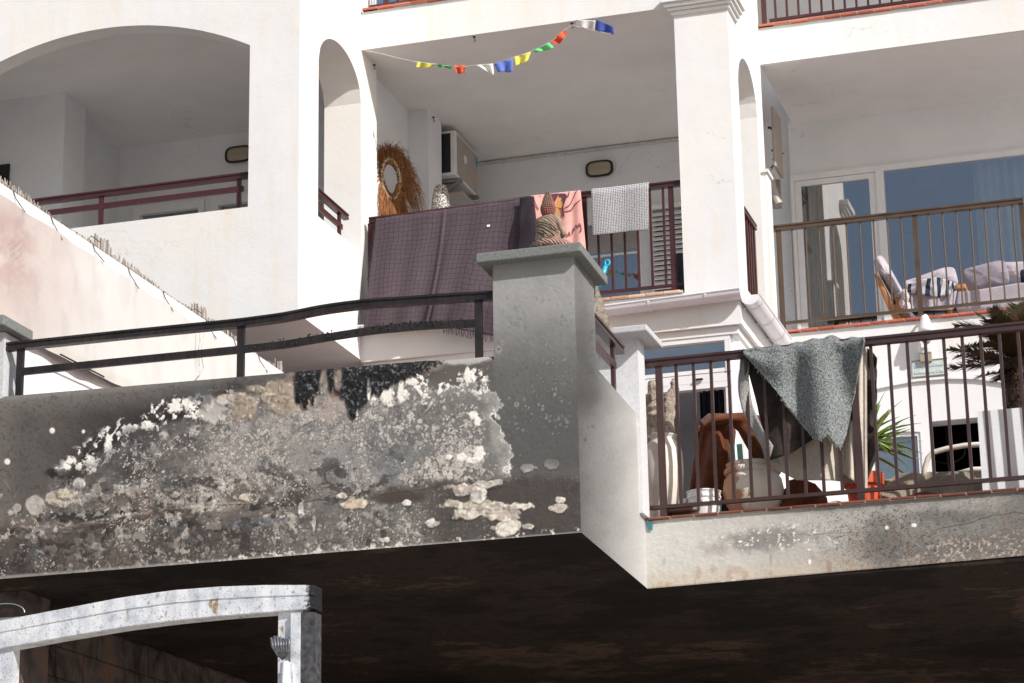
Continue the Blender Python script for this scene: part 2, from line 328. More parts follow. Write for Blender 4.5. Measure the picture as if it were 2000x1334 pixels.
def wall_mb(axis, f0, f1, a0, a1, z0, z1, ops):
    """wall along axis 'x' or 'y' between a0..a1, thickness f0..f1, ops = (o0, o1, zbottom, top function)"""
    ss = {a0, a1}
    for o0, o1, zb, fn in ops:
        for k in range(33): ss.add(o0+(o1-o0)*k/32 if fn(o0) != fn((o0+o1)/2) else (o0 if k == 0 else o1))
    ss = sorted(ss); mb = MB()
    P = (lambda a, f, z: (a, f, z)) if axis == 'x' else (lambda a, f, z: (f, a, z))
    def q(*p): mb.add(p, [(0, 1, 2, 3)])
    for a, b in zip(ss, ss[1:]):
        m = (a+b)/2; op = next((o for o in ops if o[0] < m < o[1]), None)
        for f in (f0, f1):
            if not op: q(P(a, f, z0), P(b, f, z0), P(b, f, z1), P(a, f, z1))
            else:
                if op[2] > z0: q(P(a, f, z0), P(b, f, z0), P(b, f, op[2]), P(a, f, op[2]))
                q(P(a, f, op[3](a)), P(b, f, op[3](b)), P(b, f, z1), P(a, f, z1))
        if op:
            q(P(a, f0, op[2]), P(b, f0, op[2]), P(b, f1, op[2]), P(a, f1, op[2]))
            q(P(a, f0, op[3](a)), P(b, f0, op[3](b)), P(b, f1, op[3](b)), P(a, f1, op[3](a)))
        q(P(a, f0, z1), P(b, f0, z1), P(b, f1, z1), P(a, f1, z1)); 
        if not (op and op[2] <= z0): q(P(a, f0, z0), P(b, f0, z0), P(b, f1, z0), P(a, f1, z0))
    for e in (a0, a1): q(P(e, f0, z0), P(e, f1, z0), P(e, f1, z1), P(e, f0, z1))
    for o0, o1, zb, fn in ops:
        for e in (o0, o1): q(P(e, f0, zb), P(e, f1, zb), P(e, f1, fn(e)), P(e, f0, fn(e)))
    return mb
flat = lambda z: (lambda a: z)

def room(name, mat, parent, x0, x1, y0, y1, z0, z1):
    mb = MB(); mb.add([(x0, y0, z0), (x1, y0, z0), (x1, y1, z0), (x0, y1, z0), (x0, y0, z1), (x1, y0, z1), (x1, y1, z1), (x0, y1, z1)],
                      [(0, 3, 2, 1), (4, 5, 6, 7), (1, 2, 6, 5), (2, 3, 7, 6), (3, 0, 4, 7)])
    return mb.build(name, mat, parent)

# ------------------------------------------------------------------ ground
MB().box(-160, 160, -160, 160, -.2, 0).build('ground', 'paving', kind='structure')

# ------------------------------------------------------------------ the apartment building behind the terraces
BL = thing('apartment_building', (-5, 20, 0), 'white plastered apartment block with arched balconies and stepped bays behind the burnt terrace', 'building')
# left block
zb = 8.80
wall_mb('x', 18.475, 18.665, -13.5, -7.78, 7.80, 12.6,
        [(-10.72, -7.884, zb, lambda a: 10.652-2.95+math.sqrt(max(0, 2.95**2-(a+9.3)**2)))]).build('arched_wall', 'plaster_rusty', BL)
ell = lambda c, a, b, z: (lambda t: z+b*math.sqrt(max(0, 1-((t-c)/a)**2)))
wall_mb('y', -7.78, -7.42, 18.475, 20.416, 7.80, 12.6, [(18.925, 19.994, 8.81, ell(19.4595, .5345, .36, 10.264))]).build('arched_side_wall', 'plaster_rusty', BL)
B('balcony_slab', 'soffit_paint', BL, -13.5, -7.78, 18.665, 23.2, 7.80, 8.13)
B('ceiling', 'soffit_paint', BL, -13.5, -7.78, 18.665, 23.2, 10.79, 11.17)
B('pier', 'plaster_interior', BL, -13.5, -10.455, 20.02, 20.46, 8.13, 10.79)
B('recess_wall', 'plaster_interior', BL, -13.5, -10.63, 20.46, 21.57, 8.13, 10.79)
pA = at(277, 421, Y=21.57); pB = at(388, 407, Y=21.57); pC = at(430, 404, Y=21.57)
wall_mb('x', 21.57, 21.77, -10.63, -7.78, 8.13, 10.79, [(pA.x, pB.x, 8.2, flat(pA.z)), (pC.x, -7.95, 8.2, flat(pA.z))]).build('back_wall', 'plaster_interior', BL)
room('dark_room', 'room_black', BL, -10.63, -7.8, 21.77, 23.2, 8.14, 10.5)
wq = B('window', 'black_plastic', BL, -11.6, at(21, 300, Y=20.02).x, 20.0, 20.018, 8.3, at(10, 322, Y=20.02).z)
for a, b in ((pA.x, pB.x), (pC.x, -7.95)):
    w = MB().box(a, b, 21.60, 21.63, 8.2, pA.z).build('window', 'glass_pane', BL)
    MB().box(a-.09, b+.07, 21.54, 21.566, pA.z, pA.z+.09).build('frame', 'white_metal', w)
    for q0_, q1_ in ((a-.09, a-.005), (b+.005, b+.07)): MB().box(q0_, q1_, 21.54, 21.566, 8.2, pA.z-.001).build('frame', 'white_metal', w)
# middle bay
B('balcony_beam', 'plaster_rusty', BL, -7.42, -4.446, 20.0, 20.012, 10.79, 11.17)
B('ceiling', 'soffit_paint', BL, -7.78, -4.26, 20.416, 23.2, 10.795, 11.165)
B('ceiling', 'soffit_paint', BL, -7.42, -4.446, 20.012, 20.416, 10.791, 11.168)
B('recess_wall', 'plaster_interior', BL, -7.78, -7.52, 20.416, 21.6, 8.13, 10.795)
B('recess_column', 'plaster_interior', BL, -7.78, -7.31, 21.6, 22.0, 8.13, 10.795)
B('recess_wall', 'plaster_interior', BL, -7.9, -7.62, 22.0, 23.2, 8.13, 10.795)
dz = at(1330, 408, Y=23.2).z
xd0 = at(1120, 500, Y=23.2).x; xd1 = at(1256, 480, Y=23.2).x; xd2 = -4.5
wall_mb('x', 23.2, 23.4, -7.9, -3.96, 8.13, 11.2, [(xd0, xd1, 8.2, flat(dz)), (xd1+.09, xd2, 8.2, flat(dz))]).build('back_wall', 'plaster_interior', BL)
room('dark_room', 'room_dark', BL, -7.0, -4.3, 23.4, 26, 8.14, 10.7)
w = B('door', 'glass_pane', BL, xd0+.05, xd1-.05, 23.25, 23.27, 8.2, dz-.05)
MB().box(xd0, xd0+.05, 23.22, 23.29, 8.2, dz-.05).box(xd1-.05, xd1, 23.22, 23.29, 8.2, dz-.05).box(xd0, xd1, 23.22, 23.29, dz-.05, dz-.002).box(xd0+.05, xd1-.05, 23.23, 23.28, 9.62, 9.64).build('frame', 'white_metal', w)
sh = MB().box(xd1+.09, xd1+.12, 23.14, 23.19, 8.2, dz).box(xd2-.03, xd2, 23.14, 23.19, 8.2, dz).box(xd1+.09, xd2, 23.13, 23.19, dz+.002, dz+.05).build('louvred_shutter', 'white_metal', BL)
z = 8.24; sl = None
while z < dz-.05:
    if sl is None: sl = MB().add([(xd1+.12, 23.12, z), (xd2-.03, 23.12, z), (xd2-.03, 23.16, z+.045), (xd1+.12, 23.16, z+.045), (xd1+.12, 23.13, z-.006), (xd2-.03, 23.13, z-.006), (xd2-.03, 23.17, z+.039), (xd1+.12, 23.17, z+.039)],
                                  [(0, 1, 2, 3), (7, 6, 5, 4), (0, 4, 5, 1), (1, 5, 6, 2), (2, 6, 7, 3), (3, 7, 4, 0)]).build('slat', 'white_metal', sh); z0 = wl(sl).copy()
    else: dup(sl, z0+Vector((0, 0, z-8.24)), sh)
    z += .052
B('ceiling_trim', 'trim_grey', BL, -7.6, -4.3, 23.17, 23.198, 10.755, 10.785)
# middle floor slab, gutter, cornice
B('balcony_slab', 'plaster_rusty', BL, -7.42, -3.96, 20.0, 23.2, 7.78, 8.105)
MB().box(-7.415, -4.0, 20.04, 20.3, 7.71, 7.778).box(-4.2, -4.0, 20.3, 21.4, 7.71, 7.778).build('cornice', 'plaster_rusty', BL)
MB().box(-7.41, -4.06, 20.075, 20.3, 7.66, 7.708).box(-4.2, -4.06, 20.3, 21.4, 7.66, 7.708).build('cornice', 'plaster', BL)
def gutter(parent, p0, p1, out, r=.075):
    d = (p1-p0).normalized(); mb = MB(); n = 12; k = 12
    def ringpt(p, t, rr): return p+out*(math.cos(t)*rr)+Vector((0, 0, -math.sin(t)*rr))
    for q in range(k):
        for rr, fl in ((r, 1), (r-.004, -1)):
            t0 = math.pi*q/k; t1 = math.pi*(q+1)/k
            mb.add([ringpt(p0, t0, rr), ringpt(p1, t0, rr), ringpt(p1, t1, rr), ringpt(p0, t1, rr)], [(0, 1, 2, 3)])
    for p in (p0, p1):
        mb.add([ringpt(p, math.pi*q/k, r) for q in range(k+1)], [tuple(range(k+1))] if p is p0 else [tuple(range(k, -1, -1))])
    mb.tube([p0+out*r, p1+out*r], .009, 8)
    o = mb.build('gutter', 'pvc_white', parent, smooth=False)
    L = (p1-p0).length; x = .42 if L > 2 else .3
    while x < L-.1:
        c = p0+d*(L-x); cb = MB()
        for q in range(k):
            t0 = math.pi*q/k; t1 = math.pi*(q+1)/k
            cb.add([ringpt(c-d*.012, t0, r+.006), ringpt(c+d*.012, t0, r+.006), ringpt(c+d*.012, t1, r+.006), ringpt(c-d*.012, t1, r+.006)], [(0, 1, 2, 3)])
        cb.tube([c+Vector((0, 0, -.02))-out*.0, c-out*r+Vector((0, 0, -.07))], .008, 6)
        cb.build('gutter_bracket', 'white_metal', o); x += .95 if L > 2 else .5
    return o
gutter(BL, at(1186, 606, Y=19.91)+Vector((-.02, 0, .02)), Vector((-3.93, 19.91, 8.045)), Vector((0, -1, 0)))
gutter(BL, Vector((-7.40, 19.91, 8.075)), at(872, 627, Y=19.91), Vector((0, -1, 0)), .055)
gutter(BL, Vector((-3.875, 19.98, 8.02)), Vector((-3.875, 21.44, 8.02)), Vector((1, 0, 0)), .085)
# column and side arch of the middle bay
wall_mb('y', -4.26, -3.96, 20.35, 21.47, 8.105, 12.6, [(20.351, 21.185, 8.18, ell(20.767, .4175, .385, 10.11))]).build('arched_side_wall', 'plaster_rusty', BL)
B('column', 'plaster_rusty', BL, -4.446, -3.96, 20.0, 20.35, 8.105, 12.6)
cp = MB()
for i, (e, z0_, z1_) in enumerate(((.10, 10.80, 10.87), (.075, 10.765, 10.798), (.05, 10.735, 10.763), (.025, 10.70, 10.733))):
    cp.box(-4.446-e, -3.96+e, 20.0-e, 20.34+e*0, z0_, z1_)
cp.build('capital', 'plaster_rusty', BL, bevel=.006)
# right bay
B('balcony_slab', 'plaster_rusty', BL, -3.96, 1.5, 21.47, 23.1, 10.745, 11.115)
B('ceiling', 'soffit_paint', BL, -3.958, 1.5, 21.482, 23.1, 10.738, 10.743)
B('balcony_slab', 'plaster', BL, -3.96, 1.5, 21.472, 23.1, 7.78, 8.085)
MB().box(-4.03, -3.905, 21.22, 21.43, 8.09, 9.57).box(-4.05, -3.885, 21.20, 21.45, 9.57, 9.6).build('pilaster', 'plaster_rusty', BL)
xa = at(1547, 400, Y=23.1).x; xb = at(1717, 400, Y=23.1).x; zt = at(1717, 325, Y=23.1).z+.0
wall_mb('x', 23.1, 23.3, -3.96, 1.5, 8.09, 11.2, [(xa, .4, 8.14, flat(zt))]).build('back_wall', 'plaster_interior', BL)
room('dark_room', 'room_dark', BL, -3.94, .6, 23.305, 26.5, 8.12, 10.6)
sdoor = B('sliding_door', 'white_metal', BL, xa, .4, 23.07, 23.15, zt-.06, zt)
xm = at(1722, 450, Y=23.05).x
for q0_, q1_ in ((xa, xa+.035), (xm-.03, xm+.05), (-1.2, -1.12)): MB().box(q0_, q1_, 23.06, 23.15, 8.14, zt-.062).build('frame', 'white_metal', sdoor)
MB().box(xa+.037, xa+.10, 23.08, 23.12, 8.14, zt-.064).box(xm-.1, xm-.032, 23.08, 23.12, 8.14, zt-.064).box(xa+.10, xm-.1, 23.08, 23.12, zt-.12, zt-.064).box(xa+.10, xm-.1, 23.08, 23.12, 8.14, 8.24).build('sash', 'white_metal', sdoor)
MB().box(xa+.10, xm-.1, 23.097, 23.103, 8.24, zt-.12).build('pane', 'glass_pane', sdoor)
MB().box(xm+.05, -1.2, 23.097, 23.103, 8.16, zt-.064).build('pane', 'glass_pane', sdoor)
MB().box(-1.12, .4, 23.097, 23.103, 8.16, zt-.064).build('pane', 'glass_pane', sdoor)
MB().box(xm-.072, xm-.055, 23.055, 23.08, 8.95, 9.16).build('handle', 'white_metal', sdoor)
# top storey: terraces above; unseen upper slab and rear mass added to block sky
B('back_wall', 'plaster', BL, -7.42, 1.5, 23.4, 23.6, 11.2, 14.0)
B('ceiling', 'soffit_paint', BL, -13.5, 1.5, 20.6, 24, 13.8, 14.0)
B('sky_block_mass', 'plaster', BL, -13.5, 1.5, 26.6, 32, 0, 14.0)
B('floor_slab', 'plaster_interior', BL, -3.94, 1.5, 23.11, 26.5, 8.0, 8.11)
# lower storey walls that close the terrace
x1, x2 = at(1285, 690, Y=20.1).x-.35, -4.075
zT = at(1424, 655, Y=20.1).z; zB = at(1430, 738, Y=20.1).z
dT = at(1420, 757, Y=20.1).z
wall_mb('x', 20.10, 20.3, -7.42, -4.0, 5.1, 7.658, [(x1-.2, x2, 5.12, flat(zT))]).build('lower_wall', 'plaster', BL)
room('lit_room', 'plaster_interior', BL, -7.4, -4.05, 20.31, 22.9, 5.11, 7.70)
wn = MB().box(x1-.2, x2, 20.06, 20.14, zB-.03, zB+.05).box(x1-.2, x2, 20.06, 20.14, dT, zB-.032).box(x2-.06, x2, 20.065, 20.14, 5.12, dT-.002).build('window', 'white_metal', BL)
MB().box(x1-.2, x2, 20.05, 20.14, zT-.05, zT-.001).box(x2-.05, x2, 20.05, 20.14, zB+.052, zT-.052).box(x1-.2, x2-.052, 20.055, 20.14, zB+.052, zB+.085).build('frame', 'white_metal', wn)
MB().box(x1-.2, x2-.05, 20.09, 20.10, zB+.085, zT-.05).build('pane', 'glass_pane', wn)
MB().box(x2-.32, x2-.25, 20.03, 20.05, zB-.01, zB+.005).build('handle', 'black_plastic', wn)
B('lower_side_wall', 'plaster', BL, -4.2, -4.0, 20.3, 21.47, 5.1, 7.658)
o1a, o1b = at(1696, 900, Y=21.47).x, at(1801, 900, Y=21.47).x; o1t = at(1798, 843, Y=21.47).z
o2a, o2b = at(1818, 860, Y=21.47).x, at(1935, 860, Y=21.47).x+.35; o2t = at(1820, 823, Y=21.47).z
wall_mb('x', 21.472, 21.67, -4.0, 1.5, 5.1, 7.779, [(o1a, o1b, 5.2, flat(o1t)), (o2a, o2b, 5.12, flat(o2t))]).build('lower_wall', 'plaster_clean', BL)
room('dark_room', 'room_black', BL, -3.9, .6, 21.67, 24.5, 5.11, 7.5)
w = MB().box(o1a+.05, o1b-.03, 21.50, 21.51, 5.2, o1t-.03).build('window', 'glass_pane', BL)
MB().box(o1a, o1a+.05, 21.485, 21.54, 5.2, o1t).box(o1b-.03, o1b, 21.485, 21.54, 5.2, o1t).box(o1a+.05, o1b-.03, 21.485, 21.54, o1t-.03, o1t-.001).build('frame', 'white_metal', w)
B('louvre_blind', 'gray_ceramic', w, o1a+.05, o1b-.03, 21.53, 21.545, 5.2, o1t-.04)
mb = MB(); prev = None
for i in range(41):                                        # shallow arch moulding proud of the wall
    px_ = 1665+i*(2060-1665)/40
    py_ = interp(px_, [(1665, 772), (1690, 763), (1740, 752), (1790, 743), (1850, 738), (1910, 739), (1960, 746), (2000, 756), (2060, 775)])
    p = at(px_, py_, Y=21.46)
    if prev: mb.bar(prev, p, .03, .022)
    prev = p
mb.build('arch_moulding', 'plaster_clean', BL)

# terracotta edge tiles, each its own piece
def tiles(parent, x0, x1, y, z, mat, w=.158, depth=.2, h=.026, over=.03, axis='x'):
    g = .006; mb = MB()
    mb.box(0, w-g, -over, depth, 0, h); first = None; x = x0; i = 0
    while x < x1-.02:
        if first is None:
            first = mb.build('edge_tile', mat, parent, origin=(0, 0, 0), bevel=.007); q = first; LOC[q.name] = Vector((x, y, z)); q.location = Vector((x, y, z))-wl(parent)
        else: q = dup(first, (x, y, z+random.uniform(-.0015, .0015)), parent)
        x += w
    MB().box(x0, x1, y-over+.008, y+depth, z, z+h-.004).build('tile_joint', 'mortar', parent)
tiles(BL, -3.86, -.6, 21.47, 8.088, 'terracotta')
tiles(BL, -3.96, -.6, 21.47, 11.118, 'terracotta')
tiles(BL, -7.40, -6.0, 20.0, 11.173, 'terracotta')
tiles(BL, -7.0, -4.46, 20.0, 8.108, 'terracotta_worn')

# ------------------------------------------------------------------ railings
def railing(label, mat, p0, p1, zbot, posts, bal, name='balcony_railing', rail_w=.055, post_w=.045, bal_w=.02, zrail=.085, group=None, hspread=.0, midrail=None, foot=0.0, balr=False):
    """p0,p1 = ends of the handrail top (world); posts, bal = positions along it in metres from p0"""
    p0 = Vector(p0); p1 = Vector(p1); d = (p1-p0); L = d.length; d.normalize(); R = thing(name, (p0.x, p0.y, zbot), label, 'railing', group)
    zt = lambda s: p0.z+(p1.z-p0.z)*s/L
    u = Vector((0, 0, 1)); mb = MB()
    mb.bar(p0-u*.008, p1-u*.008, rail_w, .016); mb.bar(p0-u*.022, p1-u*.022, rail_w-.016, .012); mb.bar(p0-u*.040, p1-u*.040, rail_w-.004, .024)
    mb.build('top_rail', mat, R)
    if bal:
        b0 = p0.copy(); b0.z = zbot+zrail; b1 = p1.copy(); b1.z = zbot+zrail+(p1.z-p0.z)*0
        MB().bar(b0, b1, .032, .024).build('bottom_rail', mat, R)
    if midrail:
        for (a, b, z0_, z1_) in midrail:
            MB().bar((p0+d*a)*1, (p0+d*b)*1, .022, .044).build('mid_rail', mat, R) if False else None
            q0 = p0+d*a; q0.z = z0_; q1 = p0+d*b; q1.z = z1_; MB().bar(q0, q1, .026, .046).build('mid_rail', mat, R)
    first = None
    for s in posts:
        c = p0+d*s; top = zt(s)-.052
        MB().bar((c.x, c.y, zbot-foot), (c.x, c.y, top), post_w, post_w*.6, up=(0, 1, 0) if abs(d.x) > .5 else (1, 0, 0)).build('post', mat, R)
    first = None
    for s in bal:
        c = p0+d*s; base = Vector((c.x, c.y, zbot+zrail+.012))
        if first is None:
            mb = MB(); h = zt(s)-.052-base.z
            if balr: mb.tube([base, base+u*h], bal_w/2, 8)
            else: mb.box(c.x-bal_w/2, c.x+bal_w/2, c.y-bal_w/2, c.y+bal_w/2, base.z, base.z+h)
            first = mb.build('baluster', mat, R); c0 = wl(first).copy()
        else: dup(first, base, R)
    return R
# lower right terrace, front
p0 = at(1260, 704, Y=15.42); p1 = at(2000, 629, Y=15.42); dx = (p1-p0)/(p1.x-p0.x)
xp = at(1293, 900, Y=15.42).x; stp = (at(1678, 900, Y=15.42).x-xp)/11.0
pe = p0+dx*(xp+stp*33-p0.x)
z5 = 5.115
railing('dark brown railing along the sooty lower right terrace with a burnt towel over it', 'brown_paint', p0, pe, z5, [xp-p0.x+stp*11*k for k in range(4)],
        [xp-p0.x+stp*k for k in range(1, 33) if k % 11], zrail=.082, group='balcony railings with balusters')
# upper right bay, bronze
p0 = at(1500, 443, Y=21.53); p1 = at(1998, 387, Y=21.53); xp = at(1524, 520, Y=21.53).x; st = (at(1790, 480, Y=21.53).x-xp)/10
railing('bronze coloured railing of the upper right balcony in front of the blue sliding doors', 'bronze_paint', p0, p1, 8.13, [xp-p0.x, xp-p0.x+st*10, p1.x-p0.x-.02],
        [xp-p0.x+st*k for k in range(1, 18) if k != 10], zrail=.075, bal_w=.016, balr=True, group='balcony railings with balusters')
# middle bay
p0 = at(722, 426, Y=20.07); p1 = at(1336, 352, Y=20.07); xp = at(1142, 420, Y=20.07).x; st = .1195
railing('maroon railing of the upper middle balcony hung with a plum blanket and towels', 'maroon_paint', p0, p1, 8.14, [.03, xp-p0.x, at(1311, 400, Y=20.07).x-p0.x],
        [xp-p0.x+st*k for k in range(-20, 7) if k != 0], zrail=.07, group='balcony railings with balusters')
# upper left front
p0 = at(52, 385, Y=18.57); p0.x -= 1.5; p1 = Vector((-7.885, 18.57, at(482, 332, Y=18.57).z)); p0.z = p1.z = 9.148
q = lambda u_, v_: at(u_, v_, Y=18.57)
mz = q(470, 369).z
railing('two bar maroon railing on the parapet under the wide left arch', 'maroon_paint', p0, p1, 8.80, [q(198, 400).x-p0.x, q(467, 370).x-p0.x],
        [], midrail=[(.2, q(476, 368).x-p0.x, mz, mz)], post_w=.04, group='two bar parapet railings')
railing('short two bar maroon railing inside the narrow left arch', 'maroon_paint', (-7.50, 18.93, 9.128), (-7.50, 19.83, 9.128), 8.81, [.72], [], midrail=[(0, .78, 8.97, 8.97)], post_w=.04, group='two bar parapet railings')
# inside the column side arch
railing('maroon railing seen edge on inside the narrow right arch', 'maroon_paint', (-4.02, 20.36, 9.03), (-4.02, 21.1, 9.03), 8.19, [.06, .69], [.06+.105*k for k in range(1, 6)], zrail=.06, group='balcony railings with balusters')
# top storey
p0 = Vector((-3.86, 21.53, 12.14)); st = at(1700, 15, Y=21.53).x-at(1677, 15, Y=21.53).x
xs = at(1492, 20, Y=21.53).x+3.86
railing('maroon railing of the topmost right terrace cut by the frame edge', 'maroon_paint', p0, (-.8, 21.53, 12.14), 11.145, [xs, xs+2.2], [xs+st*k for k in range(1, 28)], zrail=.06, group='balcony railings with balusters')
xs = .06
railing('maroon railing of the topmost middle terrace at the frame edge', 'maroon_paint', (-7.36, 20.07, 12.17), (-5.9, 20.07, 12.17), 11.195, [.16, 1.4], [.16+.115*k for k in range(1, 11)], zrail=.05, group='balcony railings with balusters')

# ------------------------------------------------------------------ the burnt terrace: numpy painter for the scorched render
def vnoise(x, y, seed):
    xi = np.floor(x).astype(int); yi = np.floor(y).astype(int); fx = x-xi; fy = y-yi
    fx = fx*fx*(3-2*fx); fy = fy*fy*(3-2*fy)
    def h(a, b):
        n = (a*374761393+b*668265263+seed*974634777) & 0x7fffffff; n = ((n ^ (n >> 13))*1274126177) & 0x7fffffff
        return ((n ^ (n >> 16)) & 0xffff)/65535.0
    return (h(xi, yi)*(1-fx)+h(xi+1, yi)*fx)*(1-fy)+(h(xi, yi+1)*(1-fx)+h(xi+1, yi+1)*fx)*fy
def fbm(x, y, s, seed=1, oct=4, k=.55):
    o = 0; a = 1; t = 0
    for i in range(oct):
        o = o+a*vnoise(x/s+17.3*i, y/s-9.1*i, seed+i*13); t += a; a *= k; s /= 2.03
    return o/t
def ss(a, b, x): t = np.clip((x-a)/(b-a), 0, 1); return t*t*(3-2*t)
def C3(r, g, b, k=.9): return np.array(S(r, g, b, k)[:3])
class Paint:
    def __init__(s, P, gain=1.0):
        s.P = P; s.x, s.y = proj_arr(P); s.c = np.ones((len(P), 3))*.3; s.h = np.zeros(len(P)); s.g = gain
        s.n40 = fbm(s.x, s.y, 46, 3); s.n14 = fbm(s.x, s.y, 15, 5); s.n5 = fbm(s.x, s.y, 5.5, 7, 3); s.f = fbm(s.x, s.y, 110, 11, 5)
    def lay(s, m, col, dh=0):
        col = C3(*col, k=s.g) if not isinstance(col, np.ndarray) else col
        m = np.clip(m, 0, 1)[:, None]; s.c = s.c*(1-m)+col*m
        if dh: s.h += dh*m[:, 0]
    def blob(s, cx, cy, rx, ry, soft=.35, na=.5, ang=0, ns=None):
        a = math.radians(ang); dx = s.x-cx; dy = s.y-cy
        u = (dx*math.cos(a)+dy*math.sin(a))/rx; v = (-dx*math.sin(a)+dy*math.cos(a))/ry
        d = np.sqrt(u*u+v*v)+(((s.n14 if ns is None else ns)-.5)*2)*na
        return 1-ss(1-soft, 1+soft, d)
    def rings(s, n, region, rmin, rmax, light, core, seed=1, hh=.0007, dens=None):
        rg = random.Random(seed); x0, x1, y0, y1 = region; rr = np.random.RandomState(seed)
        order = np.argsort(s.x); xs = s.x[order]
        n = int(n*1.5); CX = rr.uniform(x0, x1, n); CY = rr.uniform(y0, y1, n); wx = (x1-x0)*.28; wy = (y1-y0)*.3
        wgt = np.minimum(1, np.minimum(np.minimum((CX-x0)/wx, (x1-CX)/wx), np.minimum((CY-y0)/wy, (y1-CY)/wy)))*ss(.30, .58, fbm(CX, CY, 42, 200+seed, 3))
        for cx, cy, wg in zip(CX, CY, wgt):
            if rg.random() > wg: continue
            if dens and rg.random() > dens(cx, cy): continue
            r = rmin+(rmax-rmin)*rg.random()**2.6; asp = rg.uniform(.8, 1.4)
            a = np.searchsorted(xs, cx-r-1.5); b = np.searchsorted(xs, cx+r+1.5); id_ = order[a:b]
            dy = s.y[id_]-cy; k = np.abs(dy) < r*1.6+1.5; id_ = id_[k]
            if len(id_) == 0: continue
            d = np.sqrt((s.x[id_]-cx)**2+((s.y[id_]-cy)/asp)**2)
            body = 1-ss(r-.9, r+.5, d); ring = body*ss(r-2.2, r-.9, d)*.8; t = rg.uniform(.25, .95)*(.5+.5*wg)
            L = C3(*light, k=s.g)*rg.uniform(.8, 1.1); K = C3(*core, k=s.g)*rg.uniform(.75, 1.1)
            halo = (1-ss(r+.2, r+2.0, d))*(1-body)*.35
            s.c[id_] = s.c[id_]*(1-halo[:, None]*t)
            m = (body*t)[:, None]; s.c[id_] = s.c[id_]*(1-m)+K*m
            m = (ring*t)[:, None]; s.c[id_] = s.c[id_]*(1-m)+L*m
            s.h[id_] += hh*body*t
def proj_arr(P):
    v = P-CAMPOS; w = v@_f
    return 1000+FPX*(v@_r2)/w, 667-FPX*(v@_u2)/w
def sheet(name, mat, parent, P, nu, nv, paint, normal, gain=1.0, **kw):
    """P: (nv+1, nu+1, 3) grid of world points; paint colours it and gives its relief"""
    pts = P.reshape(-1, 3); pa = Paint(pts, gain); paint(pa)
    pts = pts+np.array(normal)[None, :]*pa.h[:, None]
    c = pts.min(0); me = bpy.data.meshes.new(name)
    i = np.arange(nu)[None, :]+np.arange(nv)[:, None]*(nu+1); q = np.stack([i, i+1, i+nu+2, i+nu+1], -1).reshape(-1, 4)
    me.vertices.add(len(pts)); me.vertices.foreach_set('co', (pts-c).ravel())
    me.loops.add(q.size); me.loops.foreach_set('vertex_index', q.ravel())
    me.polygons.add(len(q)); me.polygons.foreach_set('loop_start', np.arange(0, q.size, 4)); me.polygons.foreach_set('loop_total', np.full(len(q), 4))
    me.update(calc_edges=True); me.validate()
    at_ = me.color_attributes.new('paint', 'FLOAT_COLOR', 'POINT'); col = np.ones((len(pts), 4)); col[:, :3] = np.clip(pa.c, .004, .9)
    at_.data.foreach_set('color', col.ravel()); me.polygons.foreach_set('use_smooth', [True]*len(q)); me.materials.append(MATS[mat])
    o = bpy.data.objects.new(name, me); link(o, Vector(c), parent); tag(o, **kw); return o

YF = 13.5; ZB = 4.653
AX, AY, BX, BY = -3.663, 13.5, -3.73, 15.346
sx_ = lambda y: AX+(BX-AX)*(y-AY)/(BY-AY)
TB = thing('burnt_terrace', (-5, 14, ZB), 'scorched concrete terrace with blistered parapet, corner pillar and soot black underside', 'terrace')

